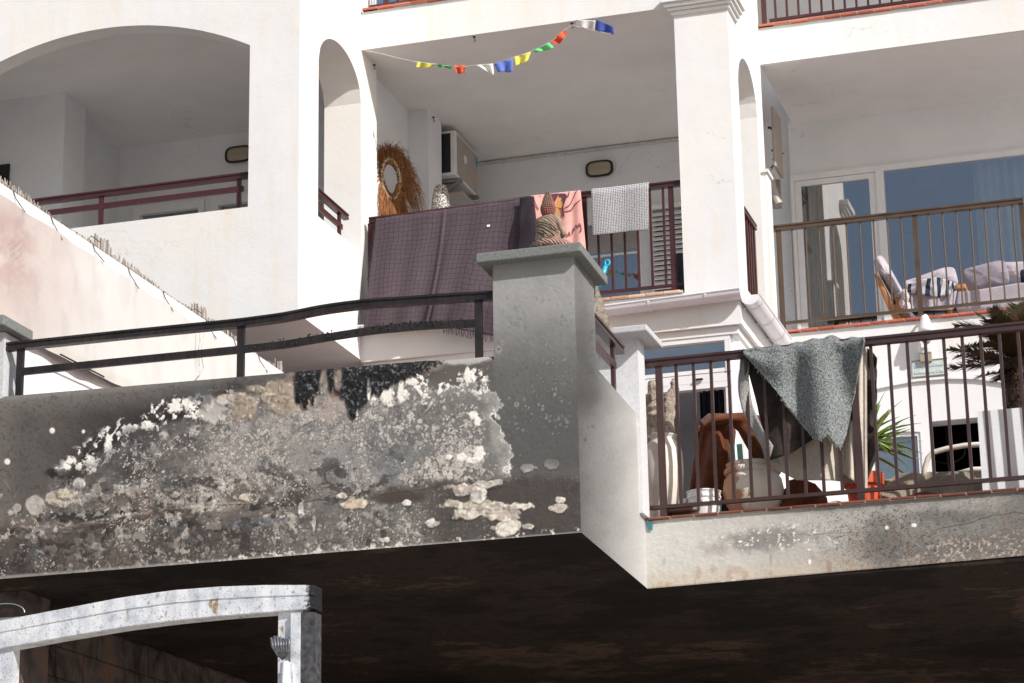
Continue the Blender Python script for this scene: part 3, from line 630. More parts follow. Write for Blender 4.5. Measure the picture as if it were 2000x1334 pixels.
def paint_front(p):
    x, y = p.x, p.y; n, n5, n40 = p.n14, p.n5, p.n40
    top = np.interp(x, [0, 560, 860, 963, 1135], [772, 726, 690, 684, 664]); bot = np.interp(x, [0, 1135], [1127, 1040]); hgt = (y-top)/(bot-top)
    p.c[:] = C3(112, 107, 103); p.lay(ss(.35, .7, p.f), (96, 88, 84)); p.lay(ss(.5, .8, n40)*.5, (134, 126, 118))
    # fawn bleached middle
    p.lay(p.blob(620, 850, 230, 95, .6, .5, -12)*.8, (154, 148, 143)); p.lay(p.blob(560, 880, 150, 70, .6, .5)*.5, (140, 132, 126))
    p.lay(p.blob(740, 905, 190, 42, .5, .35, -6)*.75, (128, 132, 134)); p.lay(p.blob(850, 820, 150, 90, .5, .25)*.8, (112, 110, 108))
    # dark brown smooth soot, upper left above the flaking diagonal
    diag = np.interp(x, [0, 60, 110, 170, 240, 330, 430, 470, 560], [1090, 1010, 930, 890, 850, 815, 800, 765, 748])
    m = ss(14, -26, y-diag+(n-.5)*44); p.lay(m, (68, 62, 60))
    p.lay(m*ss(.42, .66, n40)*.6, (58, 50, 47)); p.lay(m*ss(230, 60, x)*ss(.25, .6, p.f)*.6, (96, 91, 86))
    p.lay(m*ss(60, 5, y-top)*.65*ss(700, 150, x), (120, 116, 110)); p.lay(m*ss(48, 0, x)*.5, (112, 104, 98))
    p.lay(m*ss(.66, .7, fbm(x, y, 4, 91, 2))*.4, (46, 42, 40))
    # black band just on the diagonal, then white flakes
    dd = (y-diag)
    p.lay(np.exp(-((dd)/34)**2)*ss(.36, .52, p.n14)*ss(90, 160, x)*ss(520, 440, x), (38, 35, 37))
    fl = ss(.59, .60, fbm(x, y, 11, 31, 4, .62))*ss(.25, .45, np.exp(-((dd-2)/42)**2)*(.12+1.15*fbm(x, y, 34, 33, 3, .6))); p.lay(fl*ss(100, 150, x)*ss(480, 410, x), (226, 222, 214), .003)
    rs = random.Random(5)
    for cx, cy, r in [(102, 841, 5), (163, 843, 3), (14, 902, 5)]: p.lay(p.blob(cx, cy, r, r*1.1, .3, .3), (222, 216, 206), .002)
    for cx, cy, rx, ry in [(342, 794, 13, 11), (366, 790, 9, 12), (290, 832, 13, 9), (214, 868, 6, 22), (178, 903, 13, 16), (130, 914, 9, 9), (252, 836, 14, 7), (320, 851, 8, 10), (333, 872, 6, 12), (380, 846, 10, 8), (140, 900, 9, 8), (118, 920, 12, 8), (283, 905, 8, 8)]:
        p.lay(p.blob(cx, cy, rx, ry, .22, .85, ns=p.n5), (224, 219, 210), .003)
    # lower left: cobbled blisters and soot
    low = p.blob(140, 1070, 330, 62, .35, .3, -5); p.lay(low*.9, (84, 72, 66)); p.lay(low*ss(.5, .62, n)*.7, (54, 45, 43))
    # middle band of big flakes
    p.lay(p.blob(330, 985, 290, 36, .6, .5, -5)*.65, (128, 114, 102)); p.lay(p.blob(380, 975, 160, 20, .6, .8, -4)*.6, (96, 72, 60))
    for cx, cy, rx, ry, c in [(72, 984, 19, 20, (176, 166, 156)), (122, 973, 30, 17, (188, 174, 152)), (128, 966, 20, 8, (206, 186, 150)), (157, 946, 13, 11, (214, 208, 198)), (126, 1021, 23, 9, (168, 160, 152)), (236, 955, 24, 12, (186, 180, 172)), (262, 962, 16, 14, (170, 152, 138)),
                              (196, 973, 24, 9, (158, 146, 136)), (338, 960, 16, 11, (178, 170, 160)), (282, 948, 9, 7, (206, 192, 182)), (316, 933, 12, 12, (150, 138, 132)), (435, 953, 9, 8, (196, 186, 174)), (475, 931, 9, 8, (178, 166, 156)), (490, 972, 22, 8, (206, 188, 164)), (350, 985, 14, 10, (172, 150, 132)),
                              (418, 1027, 14, 8, (128, 116, 110)), (195, 1042, 12, 11, (150, 134, 124)), (545, 927, 10, 9, (170, 160, 152)), (520, 1013, 9, 8, (186, 172, 152)), (105, 1036, 46, 6, (150, 138, 130)), (34, 992, 8, 8, (150, 142, 134)), (125, 1010, 9, 7, (120, 110, 104))]:
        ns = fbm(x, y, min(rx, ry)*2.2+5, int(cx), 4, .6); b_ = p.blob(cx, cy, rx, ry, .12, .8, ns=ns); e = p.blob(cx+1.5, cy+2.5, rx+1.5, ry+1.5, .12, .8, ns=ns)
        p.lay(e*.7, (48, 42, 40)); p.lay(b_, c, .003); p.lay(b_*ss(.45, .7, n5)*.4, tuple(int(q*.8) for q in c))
    for cx, cy, rx, ry in [(100, 925, 14, 8), (130, 927, 40, 9), (215, 1008, 62, 10), (140, 1010, 60, 12), (240, 1000, 30, 9), (320, 1020, 16, 9), (370, 1022, 10, 9), (395, 975, 22, 6), (490, 992, 24, 6), (36, 1040, 26, 8), (215, 1030, 30, 10)]:
        p.lay(p.blob(cx, cy, rx, ry, .4, .7)*.9, (38, 34, 34))
    # ridges and cracks running along the wall
    def line(pts, w, col, a=1.0, dh=0.0, wob=7, seed=40):
        yy = np.interp(x, [q[0] for q in pts], [q[1] for q in pts])+(fbm(x, y*0, 34, seed, 4)-.5)*wob*2
        lim = ss(pts[0][0]-6, pts[0][0]+6, x)*ss(pts[-1][0]+6, pts[-1][0]-6, x)
        p.lay(np.exp(-((y-yy)/w)**2)*lim*a, col, dh)
    line([(40, 1030), (150, 1028), (270, 1003), (400, 990), (560, 978)], 2.2, (176, 150, 128), .55, .003); line([(110, 1036), (180, 1034), (300, 1008), (420, 995)], 3.0, (70, 44, 36), .7, -.002)
    line([(330, 990), (480, 986), (560, 988), (640, 975)], 1.2, (34, 30, 30), .8, -.003, 5, 44); line([(640, 962), (720, 972), (800, 962), (870, 948)], 1.2, (40, 34, 32), .6, -.002, 5, 47)
    line([(560, 1050), (700, 1062), (800, 1048), (960, 1025)], 1.0, (50, 44, 42), .6, -.002, 5, 49); line([(5, 935), (20, 960), (22, 985)], 1.2, (150, 140, 130), .5)
    p.lay(p.blob(500, 1020, 52, 9, .25, .5, -4), (108, 110, 116)); p.lay(p.blob(610, 1005, 40, 9, .3, .5, -3)*.8, (104, 104, 106))
    # blistered paint rings, densest in the middle
    reg = lambda a, b: 1.0
    p.rings(2600, (350, 620, 800, 960), 1.2, 3.8, (206, 196, 184), (176, 166, 154), 1, dens=lambda a, b: .9 if b > 850+abs(a-460)*.1 else .4)
    p.rings(900, (520, 760, 770, 890), 1.4, 4.6, (202, 192, 184), (170, 160, 152), 2)
    p.rings(1100, (650, 965, 735, 895), 1.9, 4.4, (216, 212, 204), (190, 185, 178), 3, dens=lambda a, b: .35+.6*(b > 790))
    p.rings(420, (770, 960, 860, 955), 1.8, 7, (218, 208, 196), (198, 184, 172), 4)
    p.rings(2000, (10, 960, 990, 1110), 1.3, 4.2, (182, 168, 156), (150, 136, 126), 5, dens=lambda a, b: .25+.5*(a > 350))
    p.rings(420, (0, 330, 1020, 1122), 5, 15, (140, 126, 116), (112, 98, 90), 6, hh=.0025, dens=lambda a, b: .9 if b > 1040 else .3)
    p.rings(700, (230, 440, 840, 970), 1.2, 4.2, (172, 162, 152), (110, 100, 96), 7)
    p.rings(420, (60, 560, 940, 1010), 2, 6.5, (180, 168, 156), (118, 104, 96), 8)
    p.rings(160, (860, 1128, 940, 1045), 1.6, 4.6, (186, 176, 166), (120, 112, 106), 9); p.rings(520, (560, 760, 880, 970), 2, 7, (176, 158, 138), (140, 132, 126), 10, dens=lambda a, b: .6)
    dk = ss(0, 20, dd)*ss(150, 70, dd)*ss(120, 200, x)*ss(440, 330, x); p.lay(dk*(.45+.5*ss(.35, .65, n))*.8, (78, 73, 72)); p.lay(dk*ss(.55, .62, n40)*.6, (52, 48, 49))
    # soot blotches, ragged bare spots and clustered flakes
    below = ss(6, 26, y-diag)*np.maximum(ss(870, 800, x), ss(925, 940, y)); e1 = fbm(x, y, 70, 171, 5, .6); e2 = fbm(x, y, 26, 173, 5, .62); e3 = fbm(x, y*1.7, 34, 175, 5, .62)
    p.lay(ss(.54, .66, e2)*below*ss(980, 900, x)*.5, (74, 70, 69)); p.lay(ss(.60, .64, e3)*below*ss(900, 960, y+x*.06)*.75, (52, 45, 43), -.001)
    p.lay(ss(.585, .60, fbm(x, y, 19, 177, 5, .6))*below*ss(980, 900, x)*ss(.50, .62, e1)*.55, (166, 160, 152), .001)
    p.lay(ss(.62, .63, fbm(x, y, 14, 179, 5, .62))*ss(930, 960, y+x*.04)*ss(.50, .60, e1)*.8, (184, 174, 160), .002)
    p.lay(ss(.62, .68, fbm(x, y, 30, 181, 5, .6))*ss(960, 1000, y+x*.05)*.45, (96, 80, 72)); p.lay(ss(.63, .67, fbm(x, y, 22, 183, 4, .6))*below*.5, (96, 98, 102))
    # fine white pepper
    p.lay(ss(.70, .74, fbm(x, y, 3.2, 61, 2))*ss(.45, .55, n40)*.75*ss(diag*0, 30, y-diag), (212, 204, 194)); p.lay(ss(.66, .70, fbm(x, y, 2.6, 67, 2))*.45*ss(-5, 30, y-diag)*ss(980, 880, x), (46, 42, 42))
    # brown lumps, upper middle
    for cx, cy, rx, ry in [(405, 786, 10, 14), (438, 782, 18, 12), (478, 800, 26, 22), (468, 778, 18, 10), (545, 764, 32, 22), (552, 795, 30, 16), (520, 775, 10, 16), (598, 776, 16, 18), (500, 760, 18, 8)]:
        b_ = p.blob(cx, cy, rx, ry, .25, .5); p.lay(b_*.9, (158, 138, 114), .006); p.lay(b_*ss(.5, .75, n5)*.7, (112, 94, 78), -.002); p.lay(b_*ss(.62, .7, fbm(x, y, 7, 71))*.8, (206, 190, 166))
    p.lay(p.blob(420, 800, 30, 26, .3, .9)*.6, (206, 200, 192)); p.lay(p.blob(395, 770, 26, 18, .4, .7)*.8, (84, 84, 88))
    p.lay(p.blob(270, 850, 30, 16, .5, .6)*.7, (66, 66, 68)); p.lay(p.blob(345, 835, 22, 12, .5, .6)*.7, (96, 90, 88))
    # bare smooth grey patch on the right with a torn white edge
    gx = [740, 790, 830, 870, 905, 940, 972, 972, 992, 985, 1003, 1000, 1008, 1010]
    edge = np.interp(y, [690, 735, 750, 770, 800, 830, 850, 880, 905, 935, 940], [880, 905, 962, 975, 970, 988, 992, 996, 1003, 1008, 990])+(fbm(x, y, 22, 83, 5, .55)-.5)*66
    tedge = np.interp(x, [700, 760, 800, 830, 860, 900, 940, 1010], [806, 790, 752, 762, 752, 746, 750, 770])+(fbm(x, y, 20, 81, 5, .7)-.5)*74
    bedge = 938+(n-.5)*20
    sd = np.minimum(np.minimum(edge-x, y-tedge), bedge-y)
    side = ss(770, 850, x)
    inn = ss(-1, 2, sd)*side; dark = ss(0, -3, sd)*ss(800, 870, x)
    p.lay(dark*ss(940, 930, y)*.92, (92, 87, 83)); p.lay(dark*ss(925, 950, y)*.75, (64, 58, 55))
    p.lay(inn*ss(840, 960, x)*ss(60, 20, edge-x+n40*30)*.95, (146, 147, 142), .0)
    p.lay(inn*ss(800, 760, y)*.5*ss(60, 10, y-tedge), (140, 139, 134))
    wl_ = ss(-2, 1, sd)*ss(7, 3, sd+(n5-.5)*6); w2 = ss(.50, .56, fbm(x, y, 16, 85, 4)); nearr = ss(30, 10, np.abs(y-tedge))
    p.lay(wl_*np.maximum(w2, .35)*side*ss(938, 925, y), (224, 220, 212), .002)
    p.lay(ss(.64, .66, fbm(x, y, 13, 87, 4, .6))*nearr*ss(730, 790, x)*ss(960, 945, x), (228, 224, 216), .003)
    for cx, cy, rx, ry in [(925, 812, 9, 8), (932, 822, 6, 10), (936, 888, 12, 14), (924, 900, 14, 5), (916, 738, 12, 10), (900, 895, 9, 8), (876, 893, 6, 5), (912, 735, 5, 16), (804, 745, 12, 9), (783, 765, 7, 22), (755, 770, 12, 22), (728, 768, 8, 20)]:
        p.lay(p.blob(cx, cy, rx, ry, .2, .8, ns=p.n5*.6+p.n14*.4), (226, 220, 210), .003)
    p.lay(p.blob(775, 720, 90, 12, .3, .5, -4)*.8*ss(785, 830, x), (132, 116, 108)); p.lay(p.blob(910, 699, 55, 13, .2, .3, -3)*ss(850, 870, x), (158, 152, 148), .003)
    # right bottom: brown-black with creamy torn scabs
    p.lay(p.blob(780, 970, 52, 17, .4, .5, -3), (74, 60, 52)); p.lay(p.blob(1010, 960, 130, 30, .35, .4, -4)*.85, (70, 62, 59)); p.lay(p.blob(900, 990, 60, 14, .4, .5)*.7, (82, 76, 72)); p.lay(p.blob(1070, 1010, 100, 40, .4, .4, -4)*.75, (72, 64, 60))
    for cx, cy, rx, ry, c in [(955, 987, 74, 9, (190, 178, 152)), (930, 1000, 40, 12, (196, 180, 156)), (1010, 990, 26, 8, (222, 212, 198)), (978, 1008, 34, 14, (186, 170, 152)), (990, 1035, 24, 15, (222, 212, 194)), (962, 1030, 14, 10, (200, 184, 166)), (915, 955, 30, 10, (178, 160, 148)), (952, 946, 36, 7, (192, 180, 168)), (1024, 914, 17, 8, (206, 200, 192)), (1074, 907, 11, 8, (206, 198, 186)), (1092, 976, 12, 6, (206, 198, 186)),
                              (1090, 992, 16, 7, (196, 180, 160)), (1036, 1028, 14, 5, (196, 182, 164)), (838, 1022, 15, 9, (182, 178, 170)), (690, 985, 20, 8, (210, 184, 150)), (665, 968, 10, 6, (200, 176, 150)), (588, 994, 6, 15, (168, 170, 172)), (613, 1018, 5, 20, (168, 158, 146)), (935, 970, 14, 14, (192, 184, 174)), (795, 982, 8, 5, (220, 224, 228)), (745, 1054, 18, 6, (190, 178, 166))]:
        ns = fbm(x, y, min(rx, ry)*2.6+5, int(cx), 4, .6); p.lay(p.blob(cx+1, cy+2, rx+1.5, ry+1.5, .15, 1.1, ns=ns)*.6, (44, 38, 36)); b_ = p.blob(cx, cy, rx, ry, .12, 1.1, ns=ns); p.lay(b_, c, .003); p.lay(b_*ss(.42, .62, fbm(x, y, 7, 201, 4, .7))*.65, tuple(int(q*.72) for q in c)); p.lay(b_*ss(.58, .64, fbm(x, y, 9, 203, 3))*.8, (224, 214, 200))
    p.lay(ss(.60, .63, fbm(x, y, 9, 95, 4))*ss(14, 3, bot-y)*ss(200, 420, x), (206, 198, 188), .002); p.lay(ss(4, 0, bot-y)*.5, (180, 172, 166))
    line([(560, 860), (590, 830), (620, 815)], 1.3, (44, 40, 40), .7)
    # tar running over the top
    lim = np.interp(x, [572, 580, 612, 634, 650, 690, 705, 745, 790, 850, 885], [776, 790, 782, 752, 756, 806, 796, 766, 742, 714, 698])
    for cx, yb, w in [(582, 790, 11), (598, 800, 9), (612, 792, 5), (648, 764, 7), (640, 742, 18), (690, 822, 9), (702, 800, 10), (722, 778, 9), (745, 772, 7), (600, 765, 26), (620, 730, 22), (668, 738, 12), (700, 770, 22), (740, 745, 26), (775, 740, 14), (800, 722, 26), (845, 704, 30), (810, 735, 10), (760, 755, 10)]:
        lim = np.maximum(lim, yb-np.abs((x-cx)/w)**2.4*26+(n5-.5)*8)
    gap = p.blob(634, 748, 8, 24, .3, .3)+p.blob(662, 735, 8, 26, .3, .3)+p.blob(722, 760, 4, 22, .3, .3)
    tt = ss(3, -3, y-lim+(n5-.5)*22)*ss(572, 580, x)*ss(885, 850, x+(n5-.5)*30)*(1-np.clip(gap, 0, 1)*ss(700, 712, y)); p.tar = tt
    p.lay(tt, (26, 26, 29)); p.lay(tt*ss(.62, .7, fbm(x, y, 4, 101, 3)), (92, 94, 99)); p.h += tt*(.003+.014*fbm(x, y, 9, 103, 4)+.008*(n5-.5))  # pale speckle puts glints of gloss into the tar colour
    p.lay(ss(.0, .3, p.blob(626, 760, 60, 55, .4, .5))*(1-tt)*.45*ss(.35, .6, n), (176, 150, 134)); p.lay(p.blob(655, 762, 14, 16, .3, .5)*(1-tt)*.8, (114, 84, 70))
    # pillar: smooth soot grey
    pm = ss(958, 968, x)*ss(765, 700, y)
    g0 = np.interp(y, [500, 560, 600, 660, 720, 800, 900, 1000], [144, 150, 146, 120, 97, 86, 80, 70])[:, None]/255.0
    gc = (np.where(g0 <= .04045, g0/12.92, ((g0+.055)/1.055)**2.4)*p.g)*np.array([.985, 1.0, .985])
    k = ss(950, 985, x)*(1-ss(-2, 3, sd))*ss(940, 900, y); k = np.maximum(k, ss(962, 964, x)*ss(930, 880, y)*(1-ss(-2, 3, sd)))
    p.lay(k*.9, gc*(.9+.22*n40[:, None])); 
    p.rings(700, (968, 1126, 560, 900), 1.4, 3.6, (138, 138, 136), (122, 121, 119), 21, hh=.0006, dens=lambda a, b: .55); p.rings(190, (966, 1126, 560, 940), .9, 1.9, (100, 98, 95), (62, 60, 58), 22, hh=-.001, dens=lambda a, b: .5 if b > 700 else .2)
    for cx, cy, r in [(880, 1, 1), (974, 682, 7), (1009, 790, 5), (982, 670, 4)]: p.lay(p.blob(cx, cy, r, r, .2, .2)*.7, (150, 140, 130)); p.lay(p.blob(cx, cy, r*.4, r*.4, .2, .2)*.8, (84, 78, 74))
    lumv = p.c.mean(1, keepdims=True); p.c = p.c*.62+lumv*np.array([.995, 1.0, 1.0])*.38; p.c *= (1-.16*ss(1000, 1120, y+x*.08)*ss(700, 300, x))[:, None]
    p.h += (n5-.5)*.0016+(n-.5)*.002

# parapet sheet, rolled over its top edge
XL = -7.9; XR = -4.172
nu = 900; nv = 270
xs = np.linspace(XL, XR, nu+1)
ztop = np.interp(xs, [-7.5, -5.49, -4.62, -4.5, XR], [5.835, 5.80, 5.785, 5.775, 5.772])
prof = []
for j in range(nv+1):
    t = j/nv
    if t < .86: prof.append((0.0, t/.86, 0.0))
    elif t < .94: a = (t-.86)/.08*math.pi/2; prof.append((.055*(1-math.cos(a)), 1.0, .055*math.sin(a)))
    else: prof.append((.055+(t-.94)/.06*.2, 1.0, .055))
G = np.zeros((nv+1, nu+1, 3))
for j, (dy, s_, dz_) in enumerate(prof):
    G[j, :, 0] = xs; G[j, :, 1] = YF+dy; G[j, :, 2] = ZB+(ztop-.055-ZB)*s_+dz_
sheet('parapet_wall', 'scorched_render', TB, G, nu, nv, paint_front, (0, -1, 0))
# rest of the structure behind the sheet
B('parapet_core', 'plaster_clean', TB, -7.42, XR, YF+.03, YF+.25, 5.09, 5.755)
B('parapet_lining', 'plaster_clean', TB, -7.42, XR, YF+.252, YF+.262, 5.09, 5.772)
def pillar_front(p): paint_front(p)
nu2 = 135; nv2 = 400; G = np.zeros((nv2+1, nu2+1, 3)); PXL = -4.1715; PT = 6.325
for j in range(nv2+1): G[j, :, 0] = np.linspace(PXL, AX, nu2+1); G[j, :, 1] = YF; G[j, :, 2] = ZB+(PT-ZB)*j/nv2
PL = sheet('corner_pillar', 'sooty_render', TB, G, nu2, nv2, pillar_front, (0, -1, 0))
def paint_side(p):
    x, y = p.x, p.y; k = p.g
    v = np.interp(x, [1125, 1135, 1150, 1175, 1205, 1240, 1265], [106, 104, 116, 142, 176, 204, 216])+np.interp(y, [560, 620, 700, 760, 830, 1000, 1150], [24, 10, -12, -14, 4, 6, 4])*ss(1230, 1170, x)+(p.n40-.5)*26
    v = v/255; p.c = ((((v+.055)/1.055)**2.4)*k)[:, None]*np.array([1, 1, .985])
    p.lay(p.blob(1150, 760, 18, 46, .6, .3)*.5, (84, 82, 78)); p.lay(ss(.72, .76, fbm(x, y, 3, 55, 2))*.25*ss(1240, 1170, x), (60, 58, 56))
    p.rings(120, (1130, 1165, 600, 900), 1.2, 3, (120, 118, 114), (84, 82, 80), 33, hh=-.001)
    p.h += (p.n5-.5)*.001
nyb = 300; ys = np.linspace(AY, BY, nyb+1); zt_ = np.where(ys < 14.02, PT, 5.775)
yA = np.concatenate([np.linspace(AY, 14.02, 90)])
def side_sheet(name, ya, yb, ztop, nu, nv):
    G = np.zeros((nv+1, nu+1, 3)); yy = np.linspace(ya, yb, nu+1)
    for j in range(nv+1): G[j, :, 0] = sx_(yy); G[j, :, 1] = yy; G[j, :, 2] = ZB+(ztop(yy)-ZB)*j/nv
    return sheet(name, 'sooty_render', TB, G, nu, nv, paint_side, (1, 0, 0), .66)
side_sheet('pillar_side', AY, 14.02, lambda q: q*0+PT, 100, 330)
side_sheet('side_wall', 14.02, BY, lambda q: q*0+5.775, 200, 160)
MB().box(PXL, AX-.02, YF+.01, 14.018, 5.09, PT).build('pillar_core', 'gray_ceramic', TB)
MB().add([(sx_(14.02)-.008, 14.02, 5.09), (BX-.008, BY, 5.09), (BX-.2, BY, 5.09), (sx_(14.02)-.2, 14.02, 5.09), (sx_(14.02)-.008, 14.02, 5.772), (BX-.008, BY, 5.772), (BX-.2, BY, 5.772), (sx_(14.02)-.2, 14.02, 5.772)],
         [(0, 3, 2, 1), (4, 5, 6, 7), (0, 1, 5, 4), (1, 2, 6, 5), (2, 3, 7, 6), (3, 0, 4, 7)]).build('side_wall_core', 'plaster_clean', TB)
# pillar copings
c = MB(); c.add([(-4.25, 13.42, 6.325), (-3.60, 13.42, 6.325), (-3.62, 14.12, 6.325), (-4.25, 14.12, 6.325), (-4.25, 13.42, 6.385), (-3.60, 13.42, 6.385), (-3.62, 14.12, 6.385), (-4.25, 14.12, 6.385)],
          [(0, 3, 2, 1), (4, 5, 6, 7), (0, 1, 5, 4), (1, 2, 6, 5), (2, 3, 7, 6), (3, 0, 4, 7)])
simple('coping_grey', S(122, 126, 124, .9), .9, .3, 60, .5); simple('coping_light', S(214, 216, 220, .75), .9, .15, 50, .4); simple('post_render', (.60, .61, .63, 1), .9, .12, 50, .3)
c.build('coping', 'coping_grey', PL, bevel=.008)
WP = B('corner_post', 'post_render', TB, -4.02, -3.70, 15.17, 15.343, 5.115, 6.285); B('coping', 'coping_light', WP, -4.08, -3.60, 15.02, 15.46, 6.285, 6.33, bevel=.008)
LP = B('end_pillar', 'coping_light', TB, -7.98, -7.425, YF+.012, 13.77, 5.09, 6.25)
B('coping', 'coping_grey', LP, -8.05, -7.365, 13.38, 13.78, 6.255, 6.325, bevel=.008)
# slab and burnt underside
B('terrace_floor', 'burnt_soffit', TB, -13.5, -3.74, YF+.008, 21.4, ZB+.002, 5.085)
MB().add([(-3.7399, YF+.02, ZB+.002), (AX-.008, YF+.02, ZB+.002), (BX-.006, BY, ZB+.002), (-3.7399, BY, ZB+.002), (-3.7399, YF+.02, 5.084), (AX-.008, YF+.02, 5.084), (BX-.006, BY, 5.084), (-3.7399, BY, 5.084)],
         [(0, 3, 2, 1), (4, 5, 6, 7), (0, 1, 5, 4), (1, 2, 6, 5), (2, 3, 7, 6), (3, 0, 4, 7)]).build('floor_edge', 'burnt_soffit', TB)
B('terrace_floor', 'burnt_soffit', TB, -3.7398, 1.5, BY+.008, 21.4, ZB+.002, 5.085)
def paint_beam(p):
    x, y = p.x, p.y; n, n5, n40 = p.n14, p.n5, p.n40
    bot = np.interp(x, [1265, 2000], [1150, 1085]); top = np.interp(x, [1265, 2000], [1025, 955])
    p.c[:] = C3(198, 198, 194); p.lay(ss(.4, .7, p.f)*.7, (176, 174, 170)); p.lay(ss(1330, 1700, x)*.55, (158, 156, 152))
    p.lay(ss(40, 10, bot-y+(n-.5)*30)*.5, (186, 172, 154)); p.lay(ss(.52, .72, n)*ss(60, 20, bot-y)*.55, (168, 138, 112))
    p.lay(p.blob(1490, 1055, 70, 20, .6, .6)*.75, (112, 110, 108)); p.lay(p.blob(1400, 1072, 30, 12, .7, .6)*.5, (138, 126, 118)); p.lay(p.blob(1560, 1045, 60, 14, .6, .6)*.5, (130, 130, 130))
    p.lay(ss(1560, 1760, x+(n40-.5)*120)*.45, (126, 123, 120)); p.lay(p.blob(1870, 1055, 190, 50, .6, .35, -5)*.9, (106, 102, 99)); p.lay(p.blob(1880, 1015, 160, 30, .6, .4, -5)*.6, (132, 130, 126)); p.lay(ss(1930, 1990, x+(n-.5)*40)*.7, (104, 101, 98))
    p.lay(p.blob(1725, 1060, 36, 52, .5, .5)*.6, (98, 94, 91)); p.lay(p.blob(1860, 1010, 70, 14, .5, .5)*.6, (90, 90, 90))
    sp = ss(.60, .68, fbm(x, y, 2.4, 121, 2)); p.lay(sp*p.blob(1740, 1050, 130, 70, .5, .4)*.8, (64, 62, 60)); p.lay(sp*ss(1800, 1900, x)*.45, (58, 55, 52)); p.lay(ss(.60, .66, fbm(x, y, 4.5, 125, 3))*ss(1700, 1850, x)*ss(70, 20, bot-y)*.8, (186, 172, 160))
    p.lay(sp*p.blob(1640, 1020, 120, 20, .5, .4)*.3, (80, 78, 76))
    f = ss(.67, .68, fbm(x, y, 5, 131, 4)); p.lay(f*p.blob(1520, 1052, 110, 24, .5, .4), (226, 224, 220), .0015)
    for cx, cy, rx, ry in [(1785, 1026, 5, 4), (1732, 1031, 4, 4), (1581, 1098, 3, 5), (1446, 1058, 4, 2), (1412, 1137, 4, 2), (1432, 1134, 5, 2), (1580, 1074, 3, 2)]: p.lay(p.blob(cx, cy, rx, ry, .2, .3), (228, 224, 220), .002)
    yy = 1045+(1540-x)*.02+(fbm(x, y*0, 30, 141, 4)-.5)*10; p.lay(np.exp(-((y-yy)/.9)**2)*ss(1480, 1520, x)*ss(1700, 1660, x)*.5, (90, 84, 80), -.002)
    yy = np.interp(x, [1820, 1860, 1960, 2000], [1036, 1028, 1004, 1002])+(fbm(x, y*0, 22, 151, 4)-.5)*10; p.lay(np.exp(-((y-yy)/1.0)**2)*ss(1815, 1825, x)*.7, (60, 56, 52), -.003)
    p.lay(ss(16, 4, y-top+(n-.5)*8)*ss(1480, 1600, x)*.5, (96, 92, 88)); p.lay(ss(4, 1, bot-y)*.5, (110, 96, 84))
    # damp runs
    r = ss(.62, .7, fbm(x, y*.12, 12, 161, 3)); p.lay(r*ss(.5, .6, n40)*ss(20, 70, y-top)*.35, (120, 96, 78)); p.h += (n5-.5)*.0014+(n-.5)*.003
nu3 = 620; nv3 = 110; G = np.zeros((nv3+1, nu3+1, 3)); xs = np.linspace(BX, .2, nu3+1)
for j in range(nv3+1): G[j, :, 0] = xs; G[j, :, 1] = BY; zb_ = np.interp(xs, [BX, -1.335, .2], [ZB, 4.689, 4.70]); G[j, :, 2] = zb_+(5.098-zb_)*j/nv3
sheet('front_beam', 'scorched_render', TB, G, nu3, nv3, paint_beam, (0, -1, 0))
p_ = 0
tiles(TB, -3.715, .1, BY, 5.0985, 'terracotta_sooty', w=.1585, h=.018, over=.022)
B('floor_tiling', 'terracotta_sooty', TB, -3.72, 1.5, BY+.21, 20.05, 5.086, 5.104)
B('floor_tiling', 'terracotta_sooty', TB, -7.5, -3.73, YF+.27, 20.0, 5.086, 5.100)
MB().add([at(1263, 1019, Y=15.335), at(1275, 1019, Y=15.335), at(1274, 1036, Y=15.335), at(1266, 1034, Y=15.335)], [(0, 1, 2, 3)]).build('tape_patch', 'teal_tape', TB, solid=.003)
# side railing and the buckled front railing
railing('short two bar brown railing on the side wall right of the sooty pillar', 'brown_paint', (-3.735, 14.03, 6.16), (-3.745, 14.88, 6.15), 5.775, [.64], [], midrail=[(0, .68, 5.985, 5.975)], post_w=.04, rail_w=.06, group='two bar parapet railings')
BR = thing('burnt_railing', (-5.8, 13.55, 5.80), 'charred black railing buckled above the blistered parapet', 'railing')
YR = 13.56
def path(pts, n=60):
    xs_ = [q[0] for q in pts]; out = []
    for i in range(n+1):
        x = xs_[0]+(xs_[-1]-xs_[0])*i/n
        y = np.mean([np.interp(x+k, xs_, [q[1] for q in pts]) for k in range(-24, 25, 6)]) if 24 < x-xs_[0] < xs_[-1]-xs_[0]-24 else np.interp(x, xs_, [q[1] for q in pts])
        out.append(at(x, y, Y=YR))
    return out
def sweep(mb, pts, w, h, dz):
    for a, b in zip(pts, pts[1:]): mb.bar(a+Vector((0, 0, dz))-(b-a)*.02, b+Vector((0, 0, dz))+(b-a)*.02, w, h)
tp = path([(5, 672), (250, 646), (470, 624), (560, 612), (625, 598), (690, 589), (760, 583), (850, 577), (963, 570)])
mb = MB(); sweep(mb, tp, .058, .014, -.007); sweep(mb, tp, .044, .012, -.020); sweep(mb, tp, .054, .026, -.038); mb.build('top_rail', 'burnt_paint', BR)
mp_ = path([(35, 727), (250, 705), (470, 683), (560, 673), (640, 659), (730, 645), (830, 636), (940, 631)])
mb = MB(); sweep(mb, mp_, .024, .046, 0); mb.build('mid_rail', 'burnt_paint', BR)
mb = MB(); rg = random.Random(3)
for k in range(90):
    i = int(rg.triangular(26, 59, 52)); q_ = mp_[i].lerp(mp_[i+1], rg.random()); mb.ball(q_+Vector((0, -.012, .024+rg.uniform(-.03, .012))), rg.uniform(.003, .009), None, rg.uniform(.004, .009), 6, 4)
mb.build('melted_residue', 'tar', BR, kind='stuff')
